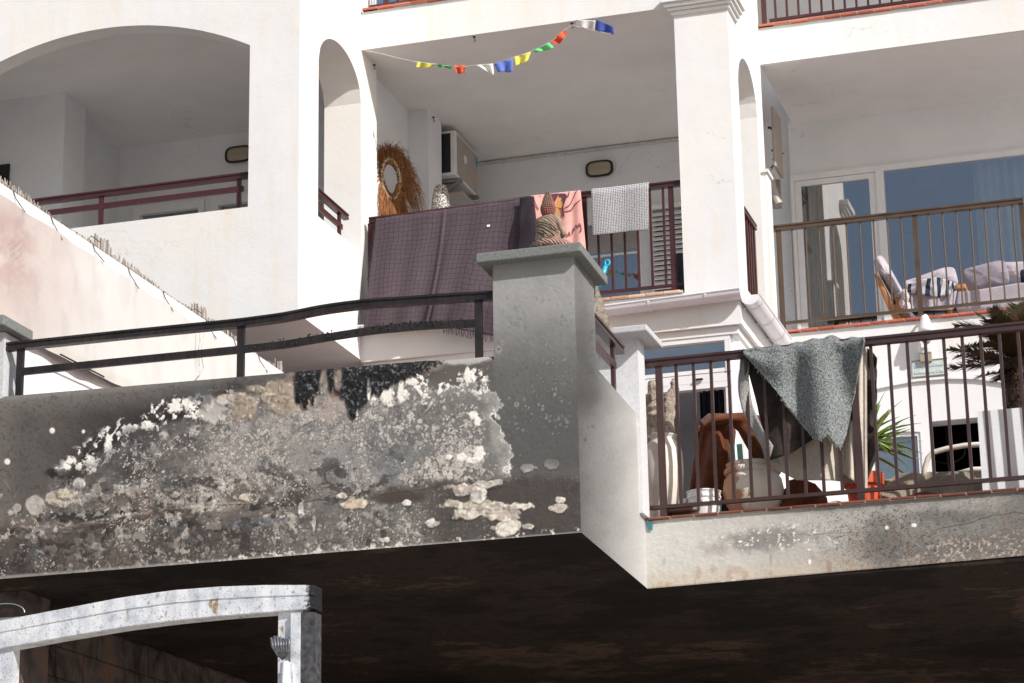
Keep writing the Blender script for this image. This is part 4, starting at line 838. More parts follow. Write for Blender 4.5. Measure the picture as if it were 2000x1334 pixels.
for px_, yb in ((40, 768), (471, 728), (935, 683)):
    a = at(px_, yb-60, Y=YR); zt2 = min(tp, key=lambda q: abs(q.x-a.x)).z-.045
    MB().box(a.x-.022, a.x+.022, YR-.014, YR+.014, 5.79 if px_ < 900 else 5.77, zt2).build('post', 'burnt_paint', BR)
# storey below: party wall of blocks, rear wall
UW = thing('block_wall', (-7.7, 17, 0), 'sooty concrete block party wall under the burnt terrace', 'wall')
MB().box(-7.85, -7.615, 14.0, 21.4, 0, ZB).build('core', 'burnt_block', UW)
first = None
for r in range(9):
    for k in range(16):
        y0 = 14.1+k*.405+(.2 if r % 2 else 0); z0 = ZB-.008-(r+1)*.205
        if y0 > 20.7: continue
        if first is None: first = MB().box(-7.615, -7.6, y0, y0+.395, z0, z0+.196).build('block', 'burnt_block', UW, bevel=.004); f0 = wl(first).copy(); b0 = (y0, z0)
        else: dup(first, f0+Vector((random.uniform(-.004, .003), y0-b0[0], z0-b0[1])), UW)
B('rear_wall', 'burnt_block', UW, -7.6, 1.5, 21.1, 21.4, 0, ZB)
B('front_pier', 'burnt_block', UW, -7.95, -7.42, 13.9, 14.25, 0, ZB)

# ------------------------------------------------------------------ screen of tarpaulin and reeds on the left
XT = -7.47
TF = thing('privacy_screen', (XT, 15.8, 5.1), 'cream and pinkish tarpaulin screen tied to a white rail with cut reeds standing behind', 'screen')
zt0 = at(275, 541, X=XT).z; zbt = at(100, 685, X=XT).z
def tarp_bot(y): return zbt+.02*math.sin(y*2.1)
def tarp_pt(u, v):
    y = 12.9+5.5*u; zb_ = tarp_bot(y); zt_ = zt0-.09-.012*math.sin(u*5.5*math.pi/.62)**2-.006*math.sin(u*17)**2
    bow = .010*math.sin(y*7+v*2)+.02*math.sin(y*2.3)*math.sin(v*3.1)+.004*math.sin(y*19+v*7)
    return (XT+.03+bow*(1-v*.4), y, zb_+(zt_-zb_)*v)
mb = MB().surf(tarp_pt, 340, 70); o = mb.build('canvas', 'tarp', TF, smooth=True)
me = o.data; P = np.array([tuple(v.co+wl(o)) for v in me.vertices]); x, y = proj_arr(P)
colr = np.tile(C3(243, 243, 241, k=.70), (len(P), 1))
pink = ss(260, 40, x+(fbm(x, y, 60, 5)-.5)*120)*ss(720, 600, y); colr = colr*(1-.8*pink[:, None])+C3(220, 204, 198, k=.66)*.8*pink[:, None]
m2 = ss(95, 40, x)*ss(.3, .6, fbm(x, y, 30, 9))*ss(380, 440, y+x*.0)*ss(620, 520, y); colr = colr*(1-.6*m2[:, None])+C3(206, 172, 168, k=.62)*.6*m2[:, None]
gl = np.minimum(np.abs(((x*.62+y*.8)/13) % 1-.5), np.abs(((x*.75-y*.62)/13) % 1-.5)); gm = ss(.10, .04, gl)*ss(120, 70, x)*ss(10, 25, x)*ss(430, 460, y)*ss(640, 580, y)*.5
colr = colr*(1-gm[:, None])+C3(232, 214, 204, k=.62)*gm[:, None]
wr = ss(.12, .03, np.abs(((y-x*.35)/5.5) % 1-.5))*ss(52, 40, x)*ss(14, 20, x)*ss(465, 475, y)*ss(520, 500, y)*.5; colr = colr*(1-wr[:, None])+C3(150, 116, 114, k=.62)*wr[:, None]
hem = ss(.10, .04, P[:, 2]-np.array([tarp_bot(q) for q in P[:, 1]])); colr = colr*(1-.5*hem[:, None])+C3(232, 222, 206, k=.68)*.5*hem[:, None]
st = ss(.55, .75, fbm(x*2.2, y*.5, 40, 21)); colr *= (1-.07*st[:, None])
ca = me.color_attributes.new('paint', 'FLOAT_COLOR', 'POINT'); cc = np.ones((len(P), 4)); cc[:, :3] = colr; ca.data.foreach_set('color', cc.ravel())
B('top_rail', 'white_metal', TF, XT-.03, XT+.0, 12.9, 18.4, zt0-.10, zt0)
B('lower_board', 'plaster_clean', TF, XT-.16, XT-.03, 13.8, 19.9, 5.1, 6.34)
mb = MB(); rg = random.Random(11)
for k in range(470):
    y = 12.95+k*.0116; h = .03+.06*abs(math.sin(k*.021+.4))*rg.random()**.6+(.06 if (k//24) % 6 == 1 else 0)*rg.uniform(.8, 1)+(.07 if k < 50 else 0)*(1-k/50); tl = rg.uniform(-.008, .008)
    mb.tube([(XT-.045, y, 6.4), (XT-.045+tl, y+tl, zt0+h)], rg.uniform(.0035, .006), 5)
mb.build('reeds', 'reed', TF, kind='stuff')
mb = MB(); 
for z in (zt0+.035,): mb.tube([(XT-.038+.004*math.sin(k), 12.95+k*.1, z+.004*math.cos(k*2)) for k in range(54)], .0008, 4)
mb.build('reed_wire', 'iron', TF)
for y, dl in ((13.62, .12), (14.15, .14), (14.78, .10), (15.34, .13), (15.93, .13), (16.72, .12), (17.25, .14), (17.75, .12)):
    MB().tube([(XT+.004, y, zt0+.004), (XT+.008, y+.03, zt0-.04), (XT+.045, y+.10, zt0-dl)], .0035, 5).build('cable_tie', 'cord', TF)
MB().tube([(XT+.0, 14.70, zt0+.005), (XT+.01, 14.74, zt0+.05), (XT+.02, 14.86, zt0+.04)], .0035, 5).build('cable_tie', 'cord', TF)
MB().tube([(XT+.0, 16.45, zt0+.005), (XT+.01, 16.50, zt0+.03), (XT+.02, 16.60, zt0+.02)], .0035, 5).build('cable_tie', 'cord', TF)
a = at(318, 692, X=XT+.06); b = at(203, 736, X=XT+.06); a2 = at(118, 692, X=XT+.07)
MB().tube([a2, b], .006, 6).build('batten', 'iron', TF)
r0 = at(391, 640, X=XT+.07); r1 = at(390, 715, X=XT+.07)
MB().tube([r0, at(388, 690, X=XT+.07), r1], .004, 5).tube([at(399, 650, X=XT+.07), at(392, 688, X=XT+.07), at(398, 720, X=XT+.07), at(386, 735, X=XT+.07)], .004, 5).build('rope', 'white_cord', TF)

# ------------------------------------------------------------------ pixel outlined cloths at a real depth
def pcloth(top, bot, Yfn, nu=60, nv=40):
    tx = [p[0] for p in top]
    def fn(u, v):
        s = u*(len(top)-1); i = min(int(s), len(top)-2); f = s-i
        a = (top[i][0]*(1-f)+top[i+1][0]*f, top[i][1]*(1-f)+top[i+1][1]*f)
        s = u*(len(bot)-1); i = min(int(s), len(bot)-2); f = s-i
        b = (bot[i][0]*(1-f)+bot[i+1][0]*f, bot[i][1]*(1-f)+bot[i+1][1]*f)
        return at(a[0]*(1-v)+b[0]*v, a[1]*(1-v)+b[1]*v, Y=Yfn(u, v))
    return MB().surf(fn, nu, nv), fn

# plum blanket over the middle railing
def yb(u, v):
    f = .012*math.sin(u*31+v*1.5)*(.3+v)+.010*math.sin(u*13+2)*v
    cre = -.035*math.exp(-((u-.46-.02*math.sin(v*3))/.012)**2)*(.35+v*.65)+.02*math.exp(-((u-.475-.02*math.sin(v*3))/.012)**2)*v
    return 20.02-.20*min(1, v*1.25)**1.2+f+cre-(0.0 if v > .04 else -.05*(1-v/.04))
mb, f1 = pcloth([(734, 424), (830, 411), (930, 397), (1032, 383)], [(711, 641), (800, 636), (880, 640), (1005, 664)], yb, 180, 70)
BK = mb.build('blanket', 'plum_cloth', smooth=True, solid=.006, label='plum checked blanket hanging over the upper middle railing down past the gutter', cat='blanket')
mb = MB()
for k in range(60):
    u = .60+.4*k/60; p = f1(u, .995)+Vector((0, -.004, 0)); mb.tube([p, p+Vector((random.uniform(-.008, .008), 0, -.03)), p+Vector((random.uniform(-.015, .015), 0, -.055-random.random()*.02))], .0025, 4)
for k in range(80):
    v = .05+.5*k/80; p = f1(.002, v); mb.tube([p, p+Vector((-.022-random.random()*.01, .01, -.012))], .0022, 4)
mb.build('fringe', 'plum_cloth', BK, kind='stuff')
mb, f2 = pcloth([(1016, 386), (1032, 383), (1042, 384)], [(1008, 500), (1040, 505), (1056, 512)], lambda u, v: 19.96-.03*math.sin(u*3)+.02*math.sin(v*9+u*4)-.12*v, 8, 40)
mb.build('rolled_edge', 'plum_dark', BK, smooth=True, solid=.008)
MB().surf(lambda u, v: f1(.765+.018*u, .185+.016*v)+Vector((0, -.012, 0)), 2, 2).build('care_tag', 'white_metal', BK, solid=.002)

# pink towel
yp = lambda u, v: 20.0-.03*min(1, v*8)-.012*math.sin(u*22+v*2.2)*(.3+v)-.05*v
mb, fp = pcloth([(1037, 382), (1070, 379), (1110, 374), (1134, 372)], [(1046, 560), (1080, 556), (1115, 552), (1150, 548)], yp, 60, 50)
PT_ = mb.build('pink_towel', 'pink_cloth', smooth=True, solid=.005, label='salmon pink printed towel with handwriting hanging behind the clay figure', cat='towel')
def inv(px_, py_):                                             # towel pixel -> (u, v)
    v = 0
    for _ in range(8):
        xl = 1037+9*v; xr = 1134+16*v; u = (px_-xl)/(xr-xl); v = (py_-(382-10*u))/(178-4*u)
    return u, v
def stroke(mb, pts, w=1.2, off=.012):
    P_ = [fp(*inv(1020+x/9.53, 360+y/9.53))+Vector((0, -off, 0)) for x, y in pts]
    for a, b in zip(P_, P_[1:]): mb.bar(a-(b-a)*.05, b+(b-a)*.05, .004, w/210., up=(0, 0, 1)) if abs((b-a).z) < abs((b-a).x)*3 else mb.bar(a-(b-a)*.05, b+(b-a)*.05, .004, w/210.)
mb = MB()
for s_ in ([(215, 225), (235, 320), (270, 400), (310, 470)], [(150, 605), (200, 640), (270, 685)], [(160, 862), (225, 870)], [(1000, 120), (960, 190), (900, 290), (850, 380), (800, 420), (750, 450)], [(1080, 295), (1000, 350), (930, 410), (890, 480), (820, 510), (740, 520)], [(815, 155), (790, 240)], [(330, 210), (345, 225)]):
    mb = MB(); stroke(mb, s_, 1.2); mb.build('printed_line', 'plum_print', PT_)
pass
mb = MB()
for s_ in ([(775, 965), (790, 940), (805, 935), (800, 960), (815, 980), (830, 960), (835, 930), (832, 905)], [(850, 890), (850, 930), (868, 968)], [(905, 930), (925, 860), (930, 815), (940, 850)],
           [(1000, 770), (975, 765), (958, 790), (965, 810), (990, 800), (1002, 775), (1005, 800), (1020, 795)], [(1080, 740), (1050, 735), (1035, 760), (1045, 785), (1070, 780), (1085, 745), (1092, 800), (1098, 860), (1088, 885), (1070, 880), (1075, 860), (1105, 830)]):
    stroke(mb, s_, .95)
mb.build('handwriting', 'plum_print', PT_)
def petal(pts, mat, off=.010):
    P_ = [fp(*inv(1020+x/9.53, 360+y/9.53))+Vector((0, -off, 0)) for x, y in pts]; MB().add(P_, [tuple(range(len(P_)))]).build('printed_petal', mat, PT_, solid=.002)
petal([(490, 190), (640, 180), (600, 300), (560, 385), (510, 300)], 'plum_print'); petal([(640, 185), (740, 190), (775, 240), (740, 340), (720, 420), (735, 560), (755, 630), (715, 600), (700, 470), (680, 330)], 'plum_print', .011)
petal([(580, 350), (620, 270), (680, 260), (710, 400), (690, 450), (640, 470), (600, 430)], 'gold_print', .013); petal([(600, 440), (650, 470), (690, 560), (680, 640), (640, 650), (610, 600), (580, 620), (590, 540)], 'gold_print', .012)

# grey bath mat
ym = lambda u, v: 19.99-.03*min(1, v*10)-.006*math.sin(u*9)-.02*v*(1-v)
mb, fm = pcloth([(1155, 369), (1190, 366), (1230, 361), (1267, 356)], [(1158, 460), (1195, 456), (1230, 452), (1266, 449)], ym, 50, 40)
MT = mb.build('bath_mat', 'bath_mat', smooth=True, solid=.012, label='light grey knitted bath mat folded over the upper middle railing', cat='bath mat')
mb, _ = pcloth([(1262, 385), (1272, 384)], [(1262, 431), (1272, 430)], lambda u, v: 20.12, 2, 6); mb.build('rear_flap', 'bath_mat', MT, solid=.01)

# ------------------------------------------------------------------ string of prayer flags
PF = thing('prayer_flags', at(1000, 130, Y=20.6), 'string of small yellow green red white and blue prayer flags under the middle ceiling', 'bunting')
YP = 19.975
pts = [(716, 99), (745, 105), (780, 114), (812, 121), (830, 123), (850, 125), (883, 130), (905, 131), (925, 128), (942, 127), (965, 125), (985, 119), (1003, 112), (1020, 107), (1038, 100), (1060, 90), (1076, 81), (1092, 70), (1104, 58), (1117, 49), (1128, 52), (1160, 60), (1185, 65), (1200, 66)]
MB().tube([at(a, b, Y=YP) for a, b in pts], .0035, 5).build('cord', 'white_cord', PF)
for mat, q in (('flag_yellow', [(815, 120), (849, 126), (846, 131), (812, 133)]), ('flag_green', [(850, 123), (884, 129), (882, 134), (858, 131)]), ('flag_red', [(885, 127), (910, 128), (907, 143), (893, 144)]), ('flag_white', [(927, 127), (963, 124), (965, 147), (950, 140)]),
               ('flag_blue', [(964, 124), (1002, 114), (1001, 140), (972, 141)]), ('flag_yellow', [(1003, 112), (1037, 101), (1032, 119), (1006, 130)]), ('flag_mint', [(1040, 100), (1072, 83), (1082, 93), (1050, 103)]), ('flag_red', [(1074, 82), (1103, 57), (1108, 68), (1090, 87)]),
               ('flag_white', [(1126, 38), (1163, 40), (1160, 60), (1125, 53)]), ('flag_navy', [(1165, 38), (1198, 52), (1200, 67), (1162, 60)])):
    def ff(u, v, q=q):
        x = (q[0][0]*(1-u)+q[1][0]*u)*(1-v)+(q[3][0]*(1-u)+q[2][0]*u)*v; y = (q[0][1]*(1-u)+q[1][1]*u)*(1-v)+(q[3][1]*(1-u)+q[2][1]*u)*v
        return at(x, y+1.2*math.sin(u*7+q[0][0])*v, Y=YP-.004+.02*math.sin(u*9+q[0][0])*(.3+v)+.02*v)
    MB().surf(ff, 10, 7).build('flag', mat, PF, smooth=True, solid=.0015)
first = None
for i, (a, b, lab) in enumerate(((926, 72, 'black ceiling hook nearest the left of the middle balcony opening'), (1117, 46, 'black ceiling hook holding up the right half of the prayer flags'), (840, 216, 'small black hook at the top of the recess column behind the mirror'), (716, 99, 'hook in the top left corner of the middle balcony holding the flag string'))):
    p = at(a, b, Z=10.785) if i < 2 else (Vector((-7.29, 21.7, 10.74)) if i == 2 else Vector((-7.40, 20.3, 10.76)))
    H = MB().tube([p+Vector((0, 0, .01)), p+Vector((0, 0, -.02)), p+Vector((.012, 0, -.034)), p+Vector((.006, 0, -.046)), p+Vector((-.008, 0, -.044))], .0035, 6).box(p.x-.011, p.x+.011, p.y-.011, p.y+.011, p.z-.006, p.z+.002)
    H.build('ceiling_hook', 'iron', label=lab, cat='hook', group='black ceiling hooks')

# ------------------------------------------------------------------ wall lights, mirror, vase, air conditioners
def bulkhead(c, label):
    t = thing('wall_light', c, label, 'wall light', 'oval bulkhead lights'); w, h, r = .135, .078, .018
    def ov(k, s): a = 2*math.pi*k/40; e = .5; return Vector((c[0]+w*s*abs(math.cos(a))**e*(1 if math.cos(a) > 0 else -1), 0, c[2]+h*s*abs(math.sin(a))**.62*(1 if math.sin(a) > 0 else -1)))
    MB().tube([Vector((q.x, c[1]-.03, q.z)) for q in [ov(k, 1) for k in range(41)]], .013, 8).build('rim', 'black_plastic', t)
    vs = []; rings = [(1.0, 0), (.97, .028), (.85, .045), (.5, .055), (.05, .058)]
    for s_, d in rings:
        for k in range(40): q = ov(k, s_*.98); vs.append((q.x, c[1]-d, q.z))
    fs = [(i*40+k, i*40+(k+1) % 40, (i+1)*40+(k+1) % 40, (i+1)*40+k) for i in range(4) for k in range(40)]; fs.append(tuple(160+k for k in range(40)))
    MB().add(vs, fs).build('diffuser', 'lens', t, smooth=True)
bulkhead(at(1172, 331, Y=23.19), 'oval bulkhead light on the rear wall of the upper middle balcony')
bulkhead(at(468, 303, Y=21.55), 'oval bulkhead light half hidden by the pillar of the wide left arch')
bulkhead(at(1815, 355, Y=24.4)+Vector((0, 0, 0)), 'oval bulkhead light added behind the blue sliding door to stand for a reflection')  # added behind the pane, stands in for a reflected light
# sunburst mirror leaning on the pier
MC = at(761, 350, X=-7.47); MR = thing('sun_mirror', (MC.x, MC.y, 8.9), 'round mirror with a shaggy raffia mane hanging behind the plum blanket', 'mirror')
ax = Vector((.93, -.36, 0)).normalized(); sdv = Vector((.36, .93, 0)).normalized()      # facing right-front
def mpt(a, r, d=0): return MC+sdv*(math.cos(a)*r)+Vector((0, 0, math.sin(a)*r*1.5))+ax*d
MB().add([mpt(2*math.pi*k/40, .115, .012) for k in range(40)], [tuple(range(40))]).build('glass', 'mirror', MR)
mb = MB(); mb.tube([mpt(2*math.pi*k/40, .132, .01) for k in range(41)], .019, 8); mb.build('woven_rim', 'rattan', MR, smooth=True)
rg = random.Random(2)
strands = []
for k in range(1500):
    a = rg.uniform(-math.pi*.5, math.pi*1.5); up = math.sin(a); L = rg.uniform(.16, .32)*(1.0+.45*max(0, up))*(1.35 if math.cos(a) > .2 and up > 0 else 1); d0 = rg.uniform(-.03, .02)
    pts_ = []
    for j in range(5):
        t = j/4; r = .12+L*t; g = -(.22+.12*rg.random())*t*t*(1.0 if up > 0 else .9)*(L/.3)
        p = MC+sdv*(math.cos(a)*r*(.88 if up > -.2 else .7))+Vector((0, 0, math.sin(a)*r*1.2+g+.03*t))+ax*(d0+.05*t*rg.random()); pts_.append(p)
    strands.append(pts_)
mb = MB()
for s_ in strands: mb.tube(s_, [.0034, .003, .0024, .0018, .0008], 3, cap=False)
mb.build('raffia_fringe', 'raffia', MR, kind='stuff')
mb = MB()
mb.surf(lambda u, v: MC+sdv*((u-.5)*.42*(1-.2*v))+Vector((0, 0, .02-.95*v))+ax*(-.03+.01*math.sin(u*40)), 30, 12); mb.build('raffia_skirt', 'raffia', MR, solid=.02)
V0 = at(861, 405, Y=20.95); MB().lathe((V0.x, V0.y, 9.16), [(.05, 0), (.075, .04), (.088, .18), (.088, .24), (.092, .26), (.091, .34), (.082, .44), (.068, .52), (.055, .56), (.045, .565)], 30).build('patterned_vase', 'mosaic', smooth=True, label='tall pale grey speckled vase standing beside the raffia mirror', cat='vase')
MB().lathe((V0.x, V0.y, 8.11), [(.14, 0), (.14, .02), (.03, .03), (.03, 1.02), (.15, 1.03), (.15, 1.048)], 24).build('plant_stand', 'iron', label='slim dark stand under the speckled vase behind the plum blanket', cat='stand')
# air conditioner of the middle bay
AX0, AX1, AY0, AY1, AZ0, AZ1 = -7.60, -7.19, 22.08, 22.86, 10.26, 10.755
AC = thing('air_conditioner', ((AX0+AX1)/2, (AY0+AY1)/2, AZ0), 'white outdoor air conditioner unit on a bracket behind the recess column', 'air conditioner', 'air conditioner units')
B('casing', 'white_metal', AC, AX0, AX1, AY0, AY1, AZ0, AZ1-.02, bevel=.012)
B('coil_grille', 'dark_grille', AC, AX0+.02, AX1-.05, AY0-.004, AY0+.002, AZ0+.03, AZ1-.05)
B('side_panel', 'beige_panel', AC, AX1-.001, AX1+.005, AY0+.05, AY1-.04, AZ0+.02, AZ1-.05)
bd = MB().lathe((0, 0, 0), [(.001, 0), (.045, 0), (.045, .006), (.001, .008)], 20).build('badge', 'white_metal', AC)
bd.rotation_euler = (0, math.pi/2, 0); bd.location = Vector((AX1+.004, AY0+.30, AZ0+.26))-wl(AC)
MB().box(AX1+.0, AX1+.009, AY1-.13, AY1-.05, AZ1-.17, AZ1-.09).build('label_sticker', 'teal_label', AC)
mb = MB(); mb.box(AX0, AX1+.03, AY0+.10, AY0+.14, AZ0-.04, AZ0-.005).box(AX0, AX1+.03, AY1-.14, AY1-.10, AZ0-.04, AZ0-.005).bar((AX1, AY0+.12, AZ0-.04), (AX0, AY0+.12, AZ0-.3), .03, .03).build('bracket', 'galv', AC)
mb = MB(); mb.box(AX0, AX1+.06, AY0+.05, AY1+.1, AZ0-.20, AZ0-.17).build('drip_tray', 'beige_panel', AC)
MB().box(AX0, AX1+.10, AY1-.02, AY1+.14, AZ0-.19, AZ0-.15).build('conduit', 'white_plastic', AC)
# air conditioner of the right bay
A2 = thing('air_conditioner', (-3.95, 22.4, 10.0), 'air conditioner unit with a black hose behind the white pilaster', 'air conditioner', 'air conditioner units')
ax2 = at(1509, 300, Y=22.05).x
B('casing', 'beige_panel', A2, -3.958, ax2, 22.05, 22.42, 9.93, 10.55, bevel=.01)
B('label_sticker', 'teal_label', A2, ax2+.001, ax2+.006, 22.22, 22.36, 10.38, 10.50)
q0, q1, q2, q3 = at(1506, 250, Y=22.5), at(1518, 265, Y=22.5), at(1519, 280, Y=22.5), at(1512, 297, Y=22.5)
MB().tube([q0+Vector((-.03, 0, .01)), q0, q1, q2, q3], .014, 8).build('hose', 'black_plastic', A2)
mb = MB(); rg = random.Random(8)
for k in range(16):
    a_ = at(1512+rg.uniform(0, 16), 292+rg.uniform(0, 34), Y=22.45); mb.tube([a_, a_+Vector((rg.uniform(-.04, .04), 0, rg.uniform(-.05, .05))), a_+Vector((rg.uniform(-.05, .05), -.02, rg.uniform(-.06, .03)))], .006, 5)
mb.build('valves', 'iron', A2)
MB().box(at(1508, 360, Y=22.6).x, at(1524, 360, Y=22.6).x, 22.58, 22.62, 9.7, 9.99).build('mount_plate', 'galv', A2)
MB().tube([at(1502, 345, Y=22.3), at(1508, 372, Y=22.3), at(1520, 400, Y=22.3)], .05, 12).build('lagged_pipe', 'beige_panel', A2)

# crate on the middle balcony, turquoise handle
cx0 = at(1318, 500, Y=20.25); CR = MB(); x0, x1, y0, y1, z0, z1 = cx0.x, cx0.x+.22, 20.3, 20.6, 8.11, at(1320, 495, Y=20.3).z
CR.box(x0, x1, y0, y1, z0, z1); C_ = CR.build('plastic_crate', 'crate', label='dark perforated plastic crate behind the foot of the middle column', cat='crate')
h0 = None
for r in range(7):
    for k in range(5):
        p = (x0+.025+k*.04, y0-.003, z0+.04+r*.045)
        if h0 is None: h0 = MB().box(p[0]-.011, p[0]+.011, p[1], p[1]+.004, p[2], p[2]+.024).build('opening', 'iron', C_); hb = wl(h0).copy(); pb = Vector(p)
        else: dup(h0, hb+(Vector(p)-pb), C_)
a, b = at(1186, 510, Y=15.7), at(1166, 575, Y=15.7)
BRm = thing('broom', (b.x, 15.7, 5.1), 'turquoise broom handle leaning behind the pillar coping', 'broom')
MB().tube([(b.x-.12, 15.85, 5.2), b, b.lerp(a, .1)], .012, 8).build('stick', 'white_metal', BRm)
MB().tube([b.lerp(a, .1), b.lerp(a, .55), b.lerp(a, .85)], [.012, .016, .015], 10).tube([a+Vector((.016*math.cos(t), 0, .02*math.sin(t)-.012)) for t in [k*math.pi/8 for k in range(17)]], .007, 8).build('grip', 'cyan_plastic', BRm, smooth=True)
MB().box(b.x-.26, b.x+.02, 15.80, 15.90, 5.105, 5.22).build('brush_head', 'cyan_plastic', BRm)
pA_ = at(1180, 585, Y=15.0); MB().add([at(u_, v_, Y=yy) for yy in (14.95, 15.0) for u_, v_ in ((1163, 545), (1178, 590), (1196, 640), (1180, 650), (1163, 650))], [(0, 1, 2, 3, 4), (9, 8, 7, 6, 5), (0, 5, 6, 1), (1, 6, 7, 2), (2, 7, 8, 3), (3, 8, 9, 4), (4, 9, 5, 0)]).build('leaning_board', 'driftwood', label='weathered split board standing between the sooty pillar and the white post', cat='board')

# ------------------------------------------------------------------ clay figure on the pillar coping
FX, FY, FZ = at(1072, 486, Y=13.53).x, 13.53, 6.385
FG = thing('seated_statue', (FX, FY, FZ), 'terracotta seated robed figure seen from behind on the pillar coping', 'statue')
def blobmesh(name, parts, mat, parent, vox=.006, sm=6):
    mb = MB()
    for c_, rx, ry, rz in parts: mb.ball(Vector(c_), rx, ry, rz, 20, 14)
    o = mb.build(name, mat, parent, origin=(FX, FY, FZ)); md = o.modifiers.new('remesh', 'REMESH'); md.mode = 'VOXEL'; md.voxel_size = vox; md.use_smooth_shade = True
    m2 = o.modifiers.new('smooth', 'SMOOTH'); m2.iterations = sm; m2.factor = .6; return o
f_ = lambda x, y, z: (FX+x, FY+y, FZ+z)
blobmesh('body', [(f_(0, 0, .035), .105, .075, .04), (f_(-.06, .03, .03), .065, .07, .032), (f_(.065, .03, .03), .068, .07, .032), (f_(0, 0, .075), .072, .055, .05), (f_(-.002, -.003, .12), .062, .048, .055), (f_(-.004, -.003, .165), .068, .043, .038), (f_(-.05, 0, .17), .026, .03, .026), (f_(-.058, .004, .13), .020, .024, .045), (f_(-.06, .02, .09), .02, .028, .03)], 'statue_robe', FG)
blobmesh('right_arm', [(f_(.045, -.002, .178), .028, .028, .022), (f_(.062, 0, .158), .020, .022, .026), (f_(.074, .004, .13), .017, .019, .026), (f_(.084, .008, .106), .016, .018, .022), (f_(.083, .016, .092), .017, .02, .016), (f_(.066, .035, .088), .018, .022, .013), (f_(.04, .055, .085), .02, .018, .012), (f_(.015, -.002, .19), .03, .026, .016), (f_(0, 0, .205), .022, .022, .02)], 'statue_clay', FG, .005, 4)
hd = blobmesh('head', [(f_(0, .002, .232), .036, .038, .036), (f_(0, .018, .22), .03, .028, .034), (f_(0, .046, .226), .006, .007, .012), (f_(-.034, .006, .222), .006, .010, .020), (f_(.034, .006, .222), .006, .010, .020), (f_(0, .042, .206), .011, .005, .004)], 'statue_clay', FG, .004, 3)
cur = MB()
for i in range(9):
    ph = -1.0+i*.30; n = max(4, int(20*math.cos(ph*.85)))
    for k in range(n):
        a = 2*math.pi*(k+.5*(i % 2))/n; c_ = Vector(f_(.039*math.cos(ph*.9)*math.cos(a), .002+.041*math.cos(ph*.9)*math.sin(a), .237+.040*math.sin(ph)))
        if math.sin(a) > .45 and ph < .55: continue
        cur.ball(c_, .0066, None, None, 7, 5)
for i in range(9):
    z = .272+i*.0075; r = .026*(1-i/9)**.75+.004; n = max(4, int(r*2*math.pi/.0115))
    for k in range(n): a = 2*math.pi*(k+.5*(i % 2))/n; cur.ball(Vector(f_(r*math.cos(a), .002+r*math.sin(a), z)), .0058, None, None, 6, 4)
cur.build('hair_curls', 'statue_hair', FG, kind='stuff', smooth=True)
FG.scale = (1.05, 1.05, 1.12)
for s_ in range(11):                                             # raised folds of the robe across the back
    pts_ = []
    for k in range(15):
        t = k/14; x_ = -.066+t*(.115+.02*math.sin(s_)); z_ = .178-.013*s_+.0-(t*(.055+.004*s_))+.012*math.sin(t*math.pi)*(-1 if s_ > 5 else 1)
        wd = np.interp(z_, [.02, .06, .09, .13, .18], [.11, .10, .074, .064, .07]); xx = max(-wd*.95, min(wd*.93, x_)); dp = np.interp(z_, [.02, .06, .1, .15, .18], [.07, .066, .052, .047, .04])
        if z_ < .012: break
        pts_.append(Vector(f_(xx, -dp*math.sqrt(max(.02, 1-(xx/wd)**2)), z_)))
    if len(pts_) > 4: MB().tube(pts_, .0032, 6).build('robe_fold', 'statue_robe', FG, smooth=True)

# ------------------------------------------------------------------ things on the lower right terrace
ZF = 5.106
def on(px_, Y): return at(px_, 950, Y=Y).x
# tall white urn with driftwood
UX, UY = on(1297, 15.75), 15.75
k_ = (at(1338, 930, Y=UY).x-at(1262, 930, Y=UY).x)/2; zr = at(1300, 852, Y=UY).z-ZF
MB().lathe((UX, UY, ZF), [(.07, 0), (.085, .03), (k_*.97, zr*.45), (k_*1.02, zr*.66), (k_*.96, zr*.84), (k_*.74, zr*.93), (k_*.66, zr*.965), (k_*.80, zr*.99), (k_*.84, zr), (k_*.62, zr), (k_*.5, zr*.9)], 48).build('white_urn', 'white_jar', smooth=True, label='tall cream urn with flared lip behind the first railing post', cat='urn')
MB().ball((UX+.10, UY-.05, ZF+zr*.80), .03, .02, .035, 8, 6).build('lug_handle', 'white_jar', bpy.data.objects['white_urn'], smooth=True)
def knotty(mb, pts, rs, seed):
    rg = random.Random(seed); P_ = []; R_ = []
    for i in range(len(pts)-1):
        for k in range(6): t = k/6; P_.append(Vector(pts[i]).lerp(Vector(pts[i+1]), t)+Vector((rg.uniform(-.006, .006),)*3)); R_.append((rs[i]*(1-t)+rs[i+1]*t)*rg.uniform(.96, 1.05))
    mb.tube(P_, R_, 12)
DW = MB(); Y_ = UY
knotty(DW, [at(1284, 870, Y=Y_), at(1283, 830, Y=Y_), at(1282, 780, Y=Y_), at(1278, 738, Y=Y_)], [.075, .07, .06, .04], 1)
knotty(DW, [at(1304, 870, Y=Y_), at(1305, 820, Y=Y_), at(1308, 780, Y=Y_), at(1317, 760, Y=Y_), at(1314, 736, Y=Y_)], [.045, .04, .042, .03, .012], 2)
DW.build('driftwood', 'driftwood', smooth=False, label='bleached forked driftwood trunk standing in the tall cream urn', cat='driftwood')
